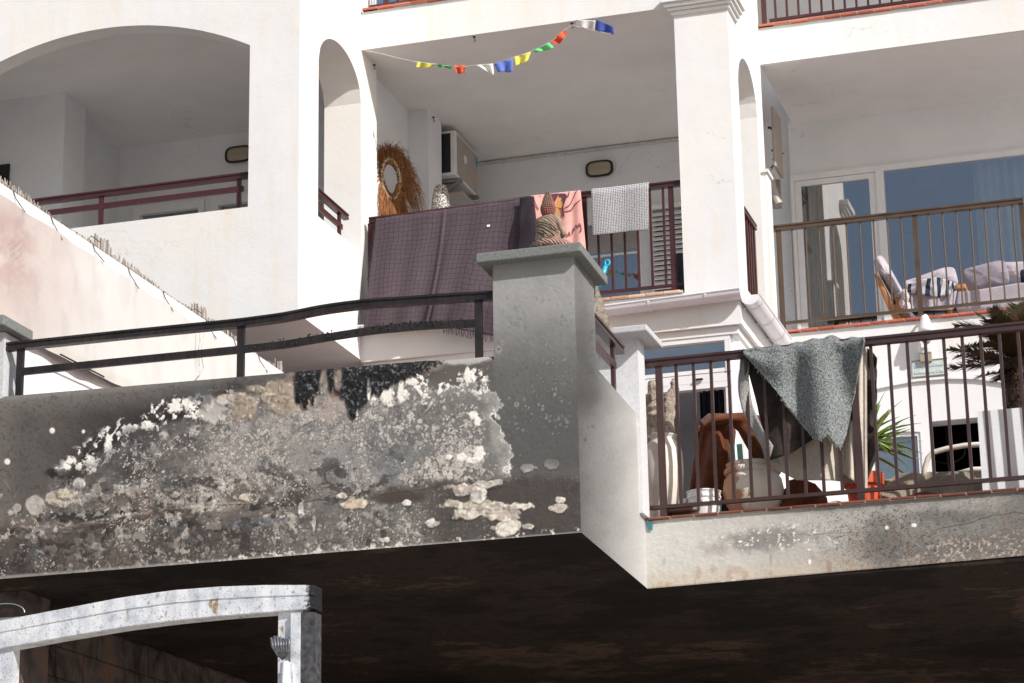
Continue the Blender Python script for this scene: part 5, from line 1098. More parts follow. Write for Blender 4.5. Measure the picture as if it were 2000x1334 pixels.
# stacked buckets and round tray
bx = on(1374, 15.62); zr = at(1374, 961, Y=15.62).z-ZF
BK2 = MB().lathe((bx, 15.62, ZF), [(.085, 0), (.103, zr*.55), (.112, zr*.56), (.112, zr*.66), (.106, zr*.67), (.108, zr*.76), (.114, zr*.77), (.114, zr*.84), (.109, zr*.85), (.110, zr*.95), (.116, zr*.96), (.116, zr), (.105, zr), (.10, zr*.9)], 40).build('white_bucket', 'white_plastic', smooth=False, label='ribbed white plastic bucket between the cream urn and the rope necked pot', cat='bucket')
MB().ball((bx-.122, 15.58, ZF+zr*.72), .014, .012, .02, 8, 6).build('ear', 'white_plastic', BK2)
tx = on(1333, 15.56); ty = 15.565
LD = MB().lathe((tx, ty, ZF+.068), [(.118, 0), (.125, .006), (.127, .02), (.120, .034), (.05, .04), (.01, .04)], 40).build('round_tray', 'stone_lid', label='round grey lid with a burnt underside on short pegs by the first post', cat='tray')
for k in range(4):
    a = k*math.pi/2+.6; MB().tube([(tx+.08*math.cos(a), ty+.08*math.sin(a), ZF), (tx+.09*math.cos(a), ty+.09*math.sin(a), ZF+.07)], .008, 6).build('peg', 'iron', LD)
# rope necked pot
RX, RY = on(1471, 15.76), 15.76; r_ = (at(1531, 940, Y=RY).x-at(1412, 940, Y=RY).x)/2; zr = at(1470, 907, Y=RY).z-ZF
RP = MB().lathe((RX, RY, ZF), [(r_*.45, 0), (r_*.62, zr*.10), (r_*.9, zr*.34), (r_, zr*.55), (r_*.93, zr*.74), (r_*.78, zr*.84), (r_*.80, zr*.93), (r_*.86, zr), (r_*.72, zr), (r_*.6, zr*.9)], 56).build('rope_neck_pot', 'peeling_jar', smooth=True, label='large peeling cream and terracotta pot with a twisted rope collar', cat='pot')
mb = MB()
for j in range(2):
    mb.tube([(RX+(r_*.83+.009*math.cos(t*26+j*math.pi))*math.cos(t), RY+(r_*.83+.009*math.cos(t*26+j*math.pi))*math.sin(t), ZF+zr*.875+.012*math.sin(t*26+j*math.pi)) for t in [q*2*math.pi/360 for q in range(361)]], .012, 6)
mb.build('rope_collar', 'peeling_jar', RP, smooth=True)
# brown hide over a mint chair
HY = 16.35
CH = thing('mint_chair', (on(1435, HY), HY, ZF), 'mint green wooden chair under the brown hide', 'chair')
cxx = on(1440, HY)
for sx2, sy2 in ((-.2, -.2), (.2, -.2), (-.2, .2), (.2, .2)):
    MB().bar((cxx+sx2, HY+sy2, ZF), (cxx+sx2*.9, HY+sy2, ZF+(.44 if sy2 < 0 else .62)), .05, .05, up=(0, 1, 0)).build('leg', 'mint_paint', CH)
B('seat', 'mint_paint', CH, cxx-.22, cxx+.22, HY-.22, HY+.22, ZF+.44, ZF+.47)
B('backrest', 'mint_paint', CH, cxx-.19, cxx+.19, HY+.18, HY+.22, ZF+.50, ZF+.62)
for u0, u1 in ((1426, 1437), (1441, 1455)):
    a = at(u0, 868, Y=15.86); MB().bar((a.x+.01, 15.86, a.z), (a.x+.02, 15.92, ZF), .032, .03, up=(0, 1, 0)).build('armrest_post', 'mint_paint', CH)
yh = lambda u, v: 15.98+.05*math.sin(u*7+v*2)+.12*abs(u-.4)-.05*math.sin(v*3)+.02*math.sin(u*19+v*5)
mb, _ = pcloth([(1366, 832), (1378, 815), (1400, 809), (1424, 818), (1436, 842)], [(1346, 975), (1362, 985), (1385, 985), (1412, 985), (1424, 975)], yh, 60, 50)
HD = mb.build('brown_hide', 'hide', smooth=True, solid=.012, label='rust brown suede hide draped in a hump over the mint chair', cat='hide')
yh2 = lambda u, v: 15.93-.07*math.sin(v*math.pi)+.05*u+.02*math.sin(u*9+v*6)
mb, _ = pcloth([(1368, 824), (1385, 810), (1420, 810), (1460, 808), (1480, 812), (1500, 850), (1512, 905)], [(1385, 842), (1400, 832), (1424, 826), (1444, 842), (1458, 868), (1478, 905), (1492, 930)], yh2, 60, 20)
mb.build('rolled_fold', 'hide', HD, smooth=True, solid=.02)
# big charred blanket hanging behind the railing, frayed strip, burnt towel in front
ys_ = lambda u, v: 15.56+.07*math.sin(u*8+v*1.4)*(.3+v)+.10*v*(1-v)+.03*math.sin(u*17+v*3)*v
mb, fbk = pcloth([(1462, 698), (1520, 692), (1580, 686), (1640, 680), (1690, 676)], [(1500, 908), (1556, 938), (1625, 938), (1680, 945), (1692, 925)], ys_, 110, 60)
HB = mb.build('hanging_blanket', 'beige_cloth', smooth=True, solid=.008, label='beige fleece blanket hanging in folds behind the burnt towel', cat='blanket')
ys2 = lambda u, v: 15.50+.05*math.sin(u*6+v*2)-.04*v+.02*math.sin(u*14)
mb, _ = pcloth([(1640, 678), (1665, 680), (1692, 676)], [(1648, 926), (1668, 940), (1694, 962)], ys2, 40, 50); mb.build('folded_layer', 'beige_cloth', HB, smooth=True, solid=.01)
mb, _ = pcloth([(1685, 676), (1700, 684), (1712, 700)], [(1690, 948), (1702, 915), (1712, 890)], lambda u, v: 15.60+.07*math.sin(v*13)*u+.03*math.sin(v*5), 16, 60); mb.build('soot_shade_layer', 'soot_shade_cloth', HB, smooth=True, solid=.012)
mb, _ = pcloth([(1455, 700), (1540, 694), (1620, 688), (1660, 690)], [(1506, 898), (1548, 884), (1600, 850), (1665, 820)], lambda u, v: 15.47+.03*math.sin(u*9+v*3)-.02*v, 50, 50); mb.build('soot_shade_layer', 'soot_shade_cloth', HB, smooth=True, solid=.012)  # dark sheet puts the towel's shade over the blanket's upper part
mb, fs_ = pcloth([(1447, 702), (1464, 694)], [(1494, 896), (1524, 908)], lambda u, v: 15.45-.03*math.sin(v*4)+.02*math.sin(v*11+u*3), 5, 60)
# bow the strip to the left as in the photo
mb = MB().surf(lambda u, v: fs_(u, v)+Vector((-.07*math.sin(min(1, v*1.15)*math.pi)**1.0, 0, 0)), 6, 60); SP = mb.build('frayed_strip', 'terry_edge', HB, smooth=True, solid=.012)
def ty_(u, v):
    fold = .062*math.sin(u*17+.8-v*.9)*ss(.18, .55, np.array(u))*(.45+.55*v)+.02*math.sin(u*9+v*6)*(1-u)
    fold *= float(ss(0, .16, np.array(v)))+.010*math.sin(u*27+v*3)*v+.02*math.exp(-((u-.73)/.035)**2)-.03*math.exp(-((u-.66)/.035)**2)
    return float(15.375-.02*min(1, v*9)+fold+(.05*(1-v/.05) if v < .05 else 0))
def tw_top(u): return (1451+236*u, 683-24*u-5*math.exp(-((u-.56)/.10)**2)-8*math.exp(-((u-.72)/.07)**2)+1.5*math.sin(u*40))
TWB = [(0, 690), (.10, 712), (.2, 739), (.3, 768), (.4, 797), (.5, 828), (.58, 852), (.62, 862), (.66, 850), (.70, 868), (.75, 876), (.80, 852), (.85, 812), (.9, 765), (.96, 705), (1, 668)]
def tw(u, v):
    a = tw_top(u); by = interp(u, TWB); bx_ = interp(u, [(0, 1453), (.1, 1473), (.2, 1496), (.3, 1519), (.4, 1540), (.5, 1564), (.58, 1586), (.62, 1600), (.66, 1618), (.70, 1630), (.75, 1641), (.80, 1652), (.85, 1661), (.9, 1670), (.96, 1681), (1, 1688)])
    return at(a[0]*(1-v)+bx_*v, a[1]*(1-v)+by*v, Y=ty_(u, v))
TW = MB().surf(tw, 200, 90).build('burnt_towel', 'terry_grey', smooth=True, solid=.014, label='scorched grey terry towel hanging to a torn point over the lower railing', cat='towel')
dm = bpy.data.textures.new('pile', 'CLOUDS'); dm.noise_scale = .012; dm.noise_depth = 1
md = TW.modifiers.new('pile', 'DISPLACE'); md.texture = dm; md.strength = .007; md.texture_coords = 'LOCAL'
MB().tube([tw(1, v)+Vector((0, -.012, 0)) for v in [k/20 for k in range(21)]], .006, 6).build('hem', 'terry_edge', TW)
mb = MB(); rg = random.Random(4)
for k in range(120):
    u = rg.choice([rg.uniform(.02, .6), rg.uniform(.56, .78)]); p = tw(u, .99); mb.tube([p, p+Vector((rg.uniform(-.012, .012), rg.uniform(-.01, .005), -rg.uniform(.006, .022)))], .0016, 3)
mb.build('frayed_threads', 'terry_edge', TW, kind='stuff')
# rear flap of the towel over the rail
mb, _ = pcloth([(1455, 684), (1570, 672), (1685, 661)], [(1458, 700), (1570, 700), (1685, 690)], lambda u, v: 15.47, 20, 4); mb.build('rear_flap', 'terry_grey', TW, solid=.012)
# orange flower pot with spiky plant behind
OX, OY = on(1687, 15.95), 15.95; r_ = .125; zr = at(1687, 928, Y=OY).z-ZF
OP = MB().lathe((OX, OY, ZF), [(.09, 0), (.112, zr*.72), (.122, zr*.74), (.135, zr*.76), (.138, zr), (.122, zr), (.11, zr*.8)], 40).build('flower_pot', 'clay_pot', smooth=False, label='bright orange flower pot beside the second railing post', cat='flower pot')
YX, YY = at(1692, 870, Y=17.3).x, 17.3; base = at(1690, 858, Y=YY)
YK = thing('yucca_plant', (YX, YY, ZF), 'spiky green yucca with stiff leaves right of the hanging cloths', 'plant')
MB().tube([(YX, YY, ZF+.2), (base.x, YY, base.z-.1), (base.x, YY, base.z)], [.035, .03, .028], 8).build('stem', 'bark', YK)
MB().lathe((YX, YY, ZF), [(.10, 0), (.14, .24), (.145, .25), (.12, .25)], 24).build('pot', 'terracotta', YK)
rg = random.Random(21)
for k in range(84):
    a = rg.uniform(0, 2*math.pi) if k > 44 else rg.uniform(-1.1, 1.1); el = rg.uniform(-.35, 1.35); L = rg.uniform(.30, .46); w = rg.uniform(.014, .022)
    d = Vector((math.cos(a)*math.cos(el), math.sin(a)*math.cos(el), math.sin(el))); sd2 = d.cross(Vector((0, 0, 1))).normalized(); nrm = sd2.cross(d); st_ = base+Vector((0, 0, rg.uniform(-.10, .03)))
    vs = []; fs = []
    for j in range(7):
        t = j/6; c_ = st_+d*(L*t)+Vector((0, 0, -.07*t*t*L/.4)); ww = w*(1-t**2.5)*(.55+.9*min(1, t*3)) if t < 1 else .0008
        vs += [c_-sd2*ww, c_-nrm*ww*.28, c_+sd2*ww]
        if j: b0 = (j-1)*3; fs += [(b0, b0+1, b0+4, b0+3), (b0+1, b0+2, b0+5, b0+4)]
    MB().add(vs, fs).build('leaf', 'leaf_green', YK, solid=.0015)
# sago palm at the right edge
PXc, PYc = at(1985, 700, Y=17.8).x, 17.8; crown = at(1975, 712, Y=17.8); r_ = .17
PMt = thing('sago_palm', (crown.x, PYc, ZF), 'dark bronze sago palm with thick scaly trunk at the right edge', 'palm')
mb = MB(); mb.lathe((crown.x+.08, PYc, ZF+.3), [(.10, 0), (.12, .2), (.14, .7), (.15, 1.2), (.13, crown.z-ZF-.3)], 20)
rg = random.Random(9)
for k in range(520):
    z_ = rg.uniform(.3, crown.z-ZF-.02); a = rg.uniform(0, 2*math.pi); R_ = .135; p = Vector((crown.x+.08+R_*math.cos(a), PYc+R_*math.sin(a), ZF+z_)); o_ = Vector((math.cos(a), math.sin(a), .5))*.035
    mb.add([p+Vector((-math.sin(a)*.016, math.cos(a)*.016, 0)), p+Vector((math.sin(a)*.016, -math.cos(a)*.016, 0)), p+o_, p+Vector((0, 0, -.02))], [(0, 1, 2), (0, 2, 3), (1, 3, 2)])
mb.build('trunk', 'bark', PMt)
MB().lathe((crown.x+.08, PYc, ZF), [(.20, 0), (.27, .38), (.28, .40), (.24, .40)], 28).build('planter', 'terracotta', PMt)
def frond(c0, tip, up, mat='frond', L=None, n=64):
    d = (tip-c0); mb = MB(); prev = None; side = d.cross(Vector((0, 0, 1))); side = side.normalized() if side.length > .02 else Vector((0, 1, 0))
    for j in range(n+1):
        t = j/n; p = c0.lerp(tip, t)+Vector((0, 0, up*math.sin(math.pi*t*.8)))
        if prev: mb.bar(prev, p, .009*(1.2-t), .007*(1.2-t))
        if t > .08:
            ll = .16*math.sin(math.pi*min(1, .12+t*.86))**.6+.012; dn = (p-prev).normalized() if prev else d.normalized()
            for s2 in (-1, 1):
                q = p+side*s2*ll*.75+dn*ll*.62+Vector((0, 0, .05*ll+rg.uniform(-.02, .02))); w2 = dn*.0085
                mb.add([p-w2, p+w2, q], [(0, 1, 2)]); mb.add([p-w2+Vector((0, 0, .004)), p+w2+Vector((0, 0, .004)), q], [(2, 1, 0)])
        prev = p
    mb.build('frond', mat, PMt)
for (tx_, ty2, dy, up) in ((1853, 690, -.2, .05), (1854, 716, -.1, -.02), (1868, 655, .1, .12), (1910, 627, .1, .08), (1940, 612, -.1, .05), (1958, 616, .2, .04), (1988, 606, -.1, .05), (2004, 600, .1, .05), (1912, 735, -.3, .0), (1945, 744, -.2, 0), (2060, 640, 0, .1), (2100, 690, -.1, .1), (2110, 730, 0, .05), (1885, 690, -.5, .08), (1925, 668, -.5, .1), (1890, 712, .3, .04), (2030, 612, -.3, .06), (1965, 640, -.6, .08), (2010, 650, -.7, .06), (1870, 705, -.35, .06), (1900, 650, .35, .1), (1936, 640, -.3, .1), (1975, 622, .35, .06)):
    frond(crown+Vector((rg.uniform(.02, .12), rg.uniform(-.05, .05), rg.uniform(-.04, .05))), at(tx_, ty2, Y=PYc+dy), up)
# white board at the right end, leaning on the railing
bL, bR = at(1908, 803, Y=15.65), at(2075, 784, Y=15.65); LB = MB()
LB.add([Vector((bL.x, 15.66, bL.z)), Vector((bR.x, 15.66, bL.z)), Vector((bR.x, 15.65, ZF)), Vector((bL.x-.0, 15.65, ZF)), Vector((bL.x, 15.69, bL.z)), Vector((bR.x, 15.69, bL.z)), Vector((bR.x, 15.68, ZF)), Vector((bL.x, 15.68, ZF))],
       [(0, 3, 2, 1), (4, 5, 6, 7), (0, 1, 5, 4), (1, 2, 6, 5), (2, 3, 7, 6), (3, 0, 4, 7)]).build('white_board', 'plaster_clean', label='pale upright board striped by railing shadows at the far right of the terrace', cat='board')
# sun lounger with arched tube and beige pad
LG = thing('garden_lounger', (on(1830, 16.3), 16.3, ZF), 'cream tubular garden lounger with a slumped beige pad behind the railing', 'lounger')
LY = 16.3
MB().tube([at(1803, 945, Y=LY), at(1806, 915, Y=LY), at(1812, 895, Y=LY), at(1821, 884, Y=LY), at(1850, 876, Y=LY), at(1885, 870, Y=LY), at(1915, 868, Y=LY), at(1950, 876, Y=LY)], .018, 10).build('arched_frame', 'white_jar', LG, smooth=True)
MB().tube([at(1870, 925, Y=LY), at(1900, 917, Y=LY), at(1950, 915, Y=LY)], .018, 10).tube([at(1730, 955, Y=LY), at(1760, 948, Y=LY)], .018, 10).build('side_frame', 'white_jar', LG, smooth=True)
yl = lambda u, v: 16.05+.05*math.sin(u*14+v*3)+.04*math.sin(u*5)-.12*v
mb, _ = pcloth([(1728, 938), (1760, 930), (1790, 928), (1808, 925), (1840, 926), (1880, 925), (1920, 922)], [(1722, 975), (1760, 985), (1800, 980), (1850, 978), (1900, 975), (1930, 970)], yl, 90, 30); mb.build('pad', 'olive_cloth', LG, smooth=True, solid=.05)
MB().add([at(1744, 978, Y=15.9), at(1836, 966, Y=15.9), at(1820, 950, Y=16.2), at(1765, 952, Y=16.2), at(1744, 982, Y=15.9)+Vector((0, 0, -.02)), at(1836, 970, Y=15.9)+Vector((0, 0, -.02))], [(0, 1, 2, 3), (0, 4, 5, 1)]).build('seat_edge', 'red_dark', LG, solid=.02)
for px_ in (1735, 1900): p = at(px_, 960, Y=16.2); MB().tube([(p.x, 16.2, ZF), (p.x, 16.2, ZF+.24)], .016, 8).build('leg', 'white_jar', LG)
# charred heap and sack behind the bottom rail
mb, _ = pcloth([(1528, 962), (1545, 940), (1565, 935), (1590, 945), (1612, 975)], [(1526, 1000), (1550, 1002), (1575, 1000), (1600, 998), (1618, 992)], lambda u, v: 15.82+.04*math.sin(u*9+v*4)-.08*v, 40, 16)
mb.build('charred_cloth_heap', 'hide', smooth=True, solid=.03, label='heap of dark brown cloth on the floor right of the rope necked pot', cat='cloth')
SK = MB().ball((on(1630, 15.9), 15.9, ZF+.07), .10, .09, .075, 16, 10).ball((on(1660, 15.95), 15.95, ZF+.055), .09, .08, .06, 16, 10)
SK.build('beige_sack', 'beige_cloth', smooth=True, label='beige crumpled bag on the floor left of the orange flower pot', cat='bag')
# low glazed panel reflecting behind the pots
# wall lamp, alarm box, sign on the lower right wall
WY = 21.47
c0 = at(1808, 640, Y=WY-.10); LM = thing('wall_lamp', (c0.x, WY, c0.z-.2), 'white bell shaped lamp on the wall under the bronze railing', 'wall lamp')
a0 = at(1806, 622, Y=WY-.02)
MB().lathe((c0.x, WY-.12, c0.z-.10), [(.07, .05), (.066, .08), (.055, .12), (.04, .17), (.03, .205), (.01, .215)], 28).build('shade', 'white_plastic', LM, smooth=True)
MB().tube([(c0.x, WY-.12, c0.z+.10), (c0.x, WY-.06, c0.z+.13), (c0.x, WY, c0.z+.08)], .012, 8).box(c0.x-.035, c0.x+.035, WY-.02, WY, c0.z-.02, c0.z+.12).build('arm', 'white_plastic', LM)
MB().ball((c0.x, WY-.12, c0.z-.11), .045, .045, .05, 12, 8).build('bulb', 'lens', LM, smooth=True)
b0 = at(1808, 690, Y=WY-.05); SB = thing('siren_box', (b0.x, WY, b0.z-.08), 'small white box with a yellowish lens between the wall lamp and the sign', 'alarm box')
B('housing', 'white_plastic', SB, b0.x-.055, b0.x+.055, WY-.07, WY, b0.z, b0.z+.055, bevel=.01); B('lens', 'lens', SB, b0.x-.05, b0.x+.05, WY-.06, WY, b0.z-.075, b0.z-.002)
g0, g1 = at(1783, 738, Y=WY-.02), at(1850, 702, Y=WY-.02); zl = g0.z; zh = zl+.155
SG = B('wall_sign', 'sign_face', None, g0.x, g1.x, WY-.022, WY, zl, zh, label='weathered pale blue lettered sign under the lamp on the right wall', cat='sign')
for z_, hh in ((zl, .008), (zh-.008, .008)): B('frame_strip', 'olive_cloth', SG, g0.x-.004, g1.x+.004, WY-.028, WY-.0225, z_, z_+hh)
def text(body, x, z, size, mat, parent, Y):
    cu = bpy.data.curves.new('lettering', 'FONT'); cu.body = body; cu.size = size; cu.extrude = .0015
    t = bpy.data.objects.new('tmp', cu); COL.objects.link(t); bpy.context.view_layer.update()
    me = bpy.data.meshes.new_from_object(t.evaluated_get(bpy.context.evaluated_depsgraph_get())); bpy.data.objects.remove(t)
    me.materials.clear(); me.materials.append(MATS[mat]); o = bpy.data.objects.new('lettering', me); link(o, Vector((x, Y, z)), parent); o.rotation_euler = (math.pi/2, 0, 0); return o
text('Sorry I cooked', g0.x+.018, zl+.088, .043, 'white_plastic', SG, WY-.0255); text('Somewhere Cafe', g0.x+.016, zl+.028, .038, 'white_plastic', SG, WY-.0255)
# wrought iron lantern in the doorway, navy curtain in the left door, blue window already built
lx = at(1850, 880, Y=22.0); LN = thing('iron_candelabra', (lx.x, 22.0, ZF), 'black wrought iron candelabra standing in the dark doorway', 'candelabra')
MB().tube([(lx.x, 22, ZF), (lx.x, 22, at(1850, 832, Y=22).z)], .012, 8).lathe((lx.x, 22, ZF), [(.14, 0), (.14, .02), (.03, .05)], 16).build('stem', 'iron', LN)
for s2 in (-1, 1):
    MB().tube([(lx.x+s2*.16*math.sin(t), 22, at(1850, 905, Y=22).z+.10*(1-math.cos(t))) for t in [q*math.pi/12 for q in range(10)]], .010, 6).lathe((lx.x+s2*.16, 22, at(1850, 905, Y=22).z+.14), [(.01, 0), (.03, .03), (.028, .04)], 12).build('arm', 'iron', LN)
def curtain(name, mat, x0, x1, y, z0, z1, label, n=9, amp=.03, group=None):
    MB().surf(lambda u, v: (x0+(x1-x0)*u, y+amp*math.sin(u*n*2*math.pi)+.5*amp*math.sin(u*n*4.7), z0+(z1-z0)*v), n*10, 6).build(name, mat, smooth=True, solid=.003, label=label, cat='curtain', group=group)
curtain('curtain', 'navy_curtain', at(1368, 800, Y=20.5).x, at(1432, 800, Y=20.5).x, 20.5, 5.2, 7.35, 'dark navy curtain in the doorway behind the brown hide', 6)
xq = at(1558, 400, Y=23.2).x; curtain('curtain', 'cream_curtain', xq+.03, xq+.30, 23.2, 8.2, 10.2, 'cream curtain at the left edge of the blue sliding door', 5, .03)
xq = at(1905, 400, Y=23.2).x; curtain('curtain', 'cream_curtain', xq, xq+.75, 23.2, 8.2, 10.2, 'wide cream curtain at the right end of the blue sliding door', 9, .03)
xq = at(1200, 480, Y=23.8).x; curtain('curtain', 'cream_curtain', xq, xq+.3, 23.8, 8.2, 9.8, 'pale curtain behind the glass door of the middle balcony', 5, .03)
# ------------------------------------------------------------------ seating on the upper right balcony
ZU = 8.125; CYy = 22.15
LC = thing('lounge_chair', (at(1740, 580, Y=CYy).x, CYy, ZU), 'oak framed lounge chair with lilac cushions facing right on the upper balcony', 'armchair')
def slab(name, mat, pts, y0, y1, parent, th=0, bevel=.01):
    P0 = [at(a, b, Y=y0) for a, b in pts]; n = len(pts)
    vs = [Vector((p.x, y0, p.z)) for p in P0]+[Vector((p.x, y1, p.z)) for p in P0]
    fs = [tuple(range(n)), tuple(range(2*n-1, n-1, -1))]+[(i, n+i, n+(i+1) % n, (i+1) % n) for i in range(n)]
    return MB().add(vs, fs).build(name, mat, parent, bevel=bevel, smooth=False)
slab('back_frame', 'wood_oak', [(1706, 535), (1713, 532), (1748, 604), (1760, 618), (1748, 622), (1738, 612)], CYy-.25, CYy+.22, LC)
slab('seat_frame', 'wood_oak', [(1748, 583), (1760, 583), (1762, 603), (1752, 606)], CYy-.26, CYy+.3, LC)
for yy in (CYy-.24, CYy+.22):
    p = at(1745, 600, Y=yy); MB().box(p.x, p.x+.04, yy-.02, yy+.02, ZU, p.z+.02).build('leg', 'wood_oak', LC); MB().box(p.x+.5, p.x+.54, yy-.02, yy+.02, ZU, p.z+.02).build('leg', 'wood_oak', LC)
def pillow(name, mat, c, w, h, d, rot=(0, 0, 0), parent=None, **kw):
    def fn(u, v):
        a = 2*math.pi*u; b_ = math.pi*(v-.5); s_ = lambda t, e: math.copysign(abs(t)**e, t)
        x_ = s_(math.cos(b_), .5)*s_(math.cos(a), .36)*w/2; z_ = s_(math.cos(b_), .5)*s_(math.sin(a), .36)*h/2; y_ = s_(math.sin(b_), 1.2)*d/2*(1-.55*abs(math.cos(a)*math.sin(a))*2*abs(math.cos(b_)))
        q = 1-.10*math.cos(4*a)*0; y_ += .008*math.sin(x_*37+z_*12)*math.sin(z_*29); z_ += .012*math.sin(x_*11)
        R_ = Matrix.Rotation(rot[2], 3, 'Z') @ Matrix.Rotation(rot[1], 3, 'Y') @ Matrix.Rotation(rot[0], 3, 'X'); return Vector(c)+R_ @ Vector((x_*q, y_, z_*q))
    return MB().surf(fn, 40, 22).build(name, mat, parent, smooth=True, **kw)
pillow('back_cushion', 'lilac_cushion', at(1738, 548, Y=CYy), .12, .50, .5, (0, -.42, 0), LC)
pillow('seat_cushion', 'lilac_cushion', at(1800, 582, Y=CYy), .55, .14, .5, (0, 0, 0), LC)
pillow('loose_cushion', 'lilac_cushion', at(1818, 553, Y=CYy+.25), .50, .20, .12, (.2, -.16, 0), None, label='lilac loose cushion with a pointed corner against the chair back', cat='cushion')
TY = CYy-.30
mb, _ = pcloth([(1774, 556), (1800, 546), (1830, 542), (1855, 548), (1868, 556)], [(1773, 570), (1795, 574), (1830, 580), (1855, 576), (1870, 560)], lambda u, v: TY-.03*math.sin(u*5)+.02*math.sin(u*17+v*5), 50, 14)
mb.build('striped_throw', 'striped_throw', smooth=True, solid=.012, label='navy and white striped throw draped over the chair seat', cat='throw')
mb, _ = pcloth([(1778, 570), (1810, 576), (1850, 576), (1868, 568)], [(1780, 606), (1812, 606), (1842, 606), (1862, 604)], lambda u, v: TY+.01+.02*math.sin(u*13), 40, 14)
mb.build('chair_cover', 'sofa_cloth', LC, smooth=True, solid=.012)
FU = MB(); rg = random.Random(5)
FU.ball(at(1768, 578, Y=TY), .04, .04, .07, 12, 8).ball(at(1772, 600, Y=TY), .035, .035, .055, 12, 8).ball(at(1762, 592, Y=TY), .03, .03, .05, 12, 8)
FU.build('furry_rug', 'fur_white', smooth=True, label='white furry throw bunched at the left corner of the chair seat', cat='throw')
SFX = at(1868, 600, Y=22.1); SF = thing('outdoor_sofa', (SFX.x+.6, 22.1, ZU), 'mauve grey upholstered sofa behind the right end of the bronze railing', 'sofa')
slab('base', 'sofa_cloth', [(1866, 604), (1870, 568), (1900, 566), (1985, 552), (2040, 548), (2040, 604)], 21.85, 22.75, SF, bevel=.02)
slab('armrest', 'wood_oak', [(1864, 556), (1886, 553), (1886, 563), (1866, 565)], 22.1, 22.7, SF)
pillow('back_cushion', 'mauve_cushion', at(1926, 540, Y=22.45), .42, .24, .16, (.2, -.05, 0), SF)
pillow('white_cushion', 'lilac_cushion', at(1980, 530, Y=22.5), .3, .18, .14, (.2, .2, 0), None, label='pale pink cushion at the far right end of the sofa', cat='cushion')
pillow('navy_cushion', 'navy_curtain', at(2004, 545, Y=22.3), .1, .2, .12, (0, 0, 0), None, label='dark cushion at the picture edge on the sofa', cat='cushion')

# ------------------------------------------------------------------ burnt aluminium frame below the terrace
AF = thing('burnt_metal_frame', (-5.6, 12.7, 0), 'heat bleached aluminium frame with a sagging top beam below the terrace', 'frame')
FYy = 12.7
bt = [(-60, 1223), (0, 1213), (120, 1190), (240, 1167), (340, 1153), (430, 1146), (520, 1143), (615, 1143)]
bb = [(-60, 1278), (0, 1268), (120, 1246), (240, 1226), (340, 1213), (430, 1204), (520, 1197), (615, 1189)]
def beam_mesh(y0, y1, t0, t1, mb):
    n = 60; vs = []; fs = []
    for i in range(n+1):
        px_ = -60+675*i/n; T = at(px_, interp(px_, bt), Y=FYy); Bm = at(px_, interp(px_, bb), Y=FYy); a = T.lerp(Bm, t0); b_ = T.lerp(Bm, t1); w = .0015*math.sin(i*1.7)
        vs += [(a.x, y0+w, a.z), (b_.x, y0+w, b_.z), (b_.x, y1, b_.z), (a.x, y1, a.z)]
    for i in range(n):
        for k in range(4): fs.append((i*4+k, i*4+(k+1) % 4, i*4+4+(k+1) % 4, i*4+4+k))
    fs += [(3, 2, 1, 0), (n*4, n*4+1, n*4+2, n*4+3)]; return mb.add(vs, fs)
BM = beam_mesh(FYy, FYy+.11, 0, 1, MB()).build('top_beam', 'burnt_aluminium', AF)
beam_mesh(FYy-.007, FYy+.001, 0, .40, MB()).build('upper_flange', 'burnt_aluminium', BM); beam_mesh(FYy-.004, FYy+.001, .47, .97, MB()).build('lower_flange', 'burnt_aluminium', BM)
p1_, p2_, p3_ = at(545, 1196, Y=FYy+.04), at(586, 1196, Y=FYy), at(611, 1196, Y=FYy)
zb_ = 0
B('post', 'burnt_aluminium', AF, p1_.x, p2_.x, FYy+.03, FYy+.12, 0, p1_.z-.0)
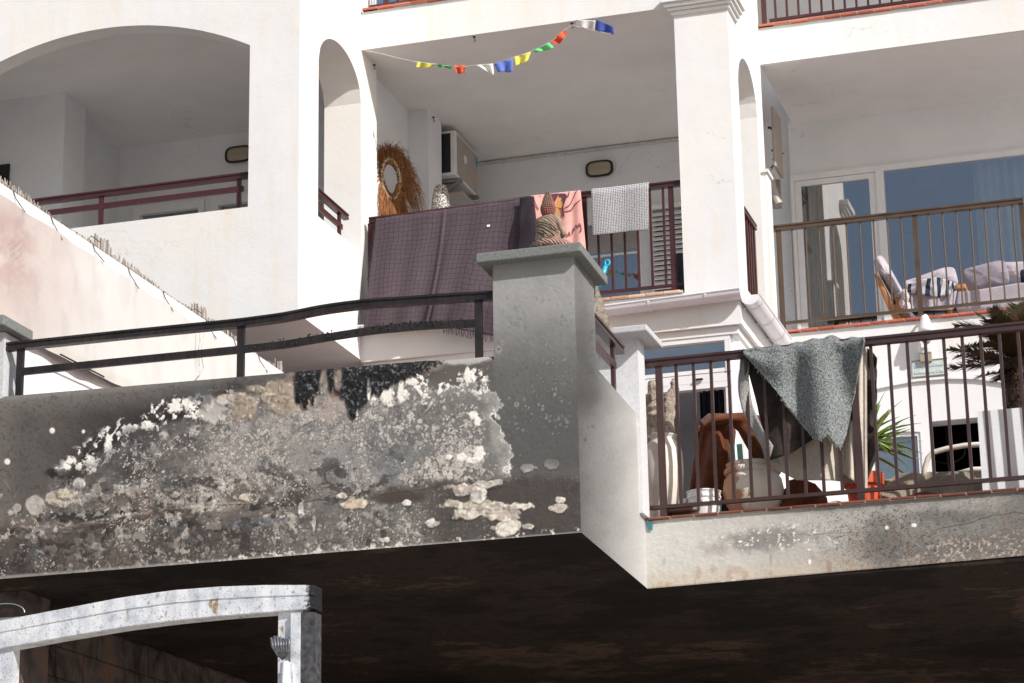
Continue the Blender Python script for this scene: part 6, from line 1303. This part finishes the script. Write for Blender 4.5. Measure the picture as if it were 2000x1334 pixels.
B('post', 'burnt_aluminium', AF, at(568, 1196, Y=FYy).x, p2_.x+.0, FYy+.0, FYy+.028, 0, p2_.z)
simple('sooty_metal', S(70, 70, 74), .55, .8, 26, .5)
B('sooty_post', 'sooty_metal', AF, p2_.x+.004, p3_.x+.012, FYy+.01, FYy+.10, 0, p3_.z)
fx0, fx1 = at(-6, 1290, Y=FYy).x, at(22, 1290, Y=FYy).x
B('post', 'burnt_aluminium', AF, fx0-.05, fx1, FYy+.02, FYy+.10, 0, at(10, 1262, Y=FYy).z)
mb = MB(); rg = random.Random(6)
simple('molten', S(96, 98, 104), .35, .6, 40, .4)
c0 = at(552, 1262, Y=FYy-.02)
for k in range(7):
    a = k*.35-.9; mb.tube([c0+Vector((-.06+.018*k, -.02, .045+.01*math.sin(k))), c0+Vector((-.045+.016*k, -.035, .0)), c0+Vector((-.02+.010*k, -.02, -.05)), c0+Vector((0, 0, -.075))], [.008, .011, .009, .004], 7)
mb.build('molten_drips', 'molten', AF, smooth=True)
mb, _ = pcloth([(548, 1295), (560, 1290), (572, 1298)], [(546, 1345), (558, 1350), (575, 1350)], lambda u, v: FYy-.02-.02*math.sin(u*6), 10, 8); mb.build('peeling_foil', 'burnt_aluminium', AF, solid=.003)
MB().tube([at(544, 1143, Y=FYy+.05), at(545, 1139, Y=FYy+.05), at(556, 1138, Y=FYy+.05), at(565, 1142, Y=FYy+.05)], .0015, 4).build('wire', 'iron', AF)
pc = at(8, 1200, Y=13.2)
DRm = MB().tube([pc+Vector((.13*math.cos(t), .09*math.sin(t)*0, .05*math.sin(t))) for t in [q*math.pi/16 for q in range(17)]], .012, 8)
DR = DRm.build('awning_cowl', 'black_plastic', label='black curved cowl with a pale lit rim behind the left end of the metal beam', cat='cowl', origin=(pc.x, pc.y, pc.z)); MB().tube([pc+Vector((.142*math.cos(t), -.012, .062*math.sin(t))) for t in [q*math.pi/16 for q in range(17)]], .004, 6).build('rim', 'galv', DR)  # pale rim tube puts the lit edge into its own colour
B('end_bracket', 'galv', DR, pc.x-.25, pc.x+.14, 13.2, 13.5, pc.z-.05, pc.z-.02)
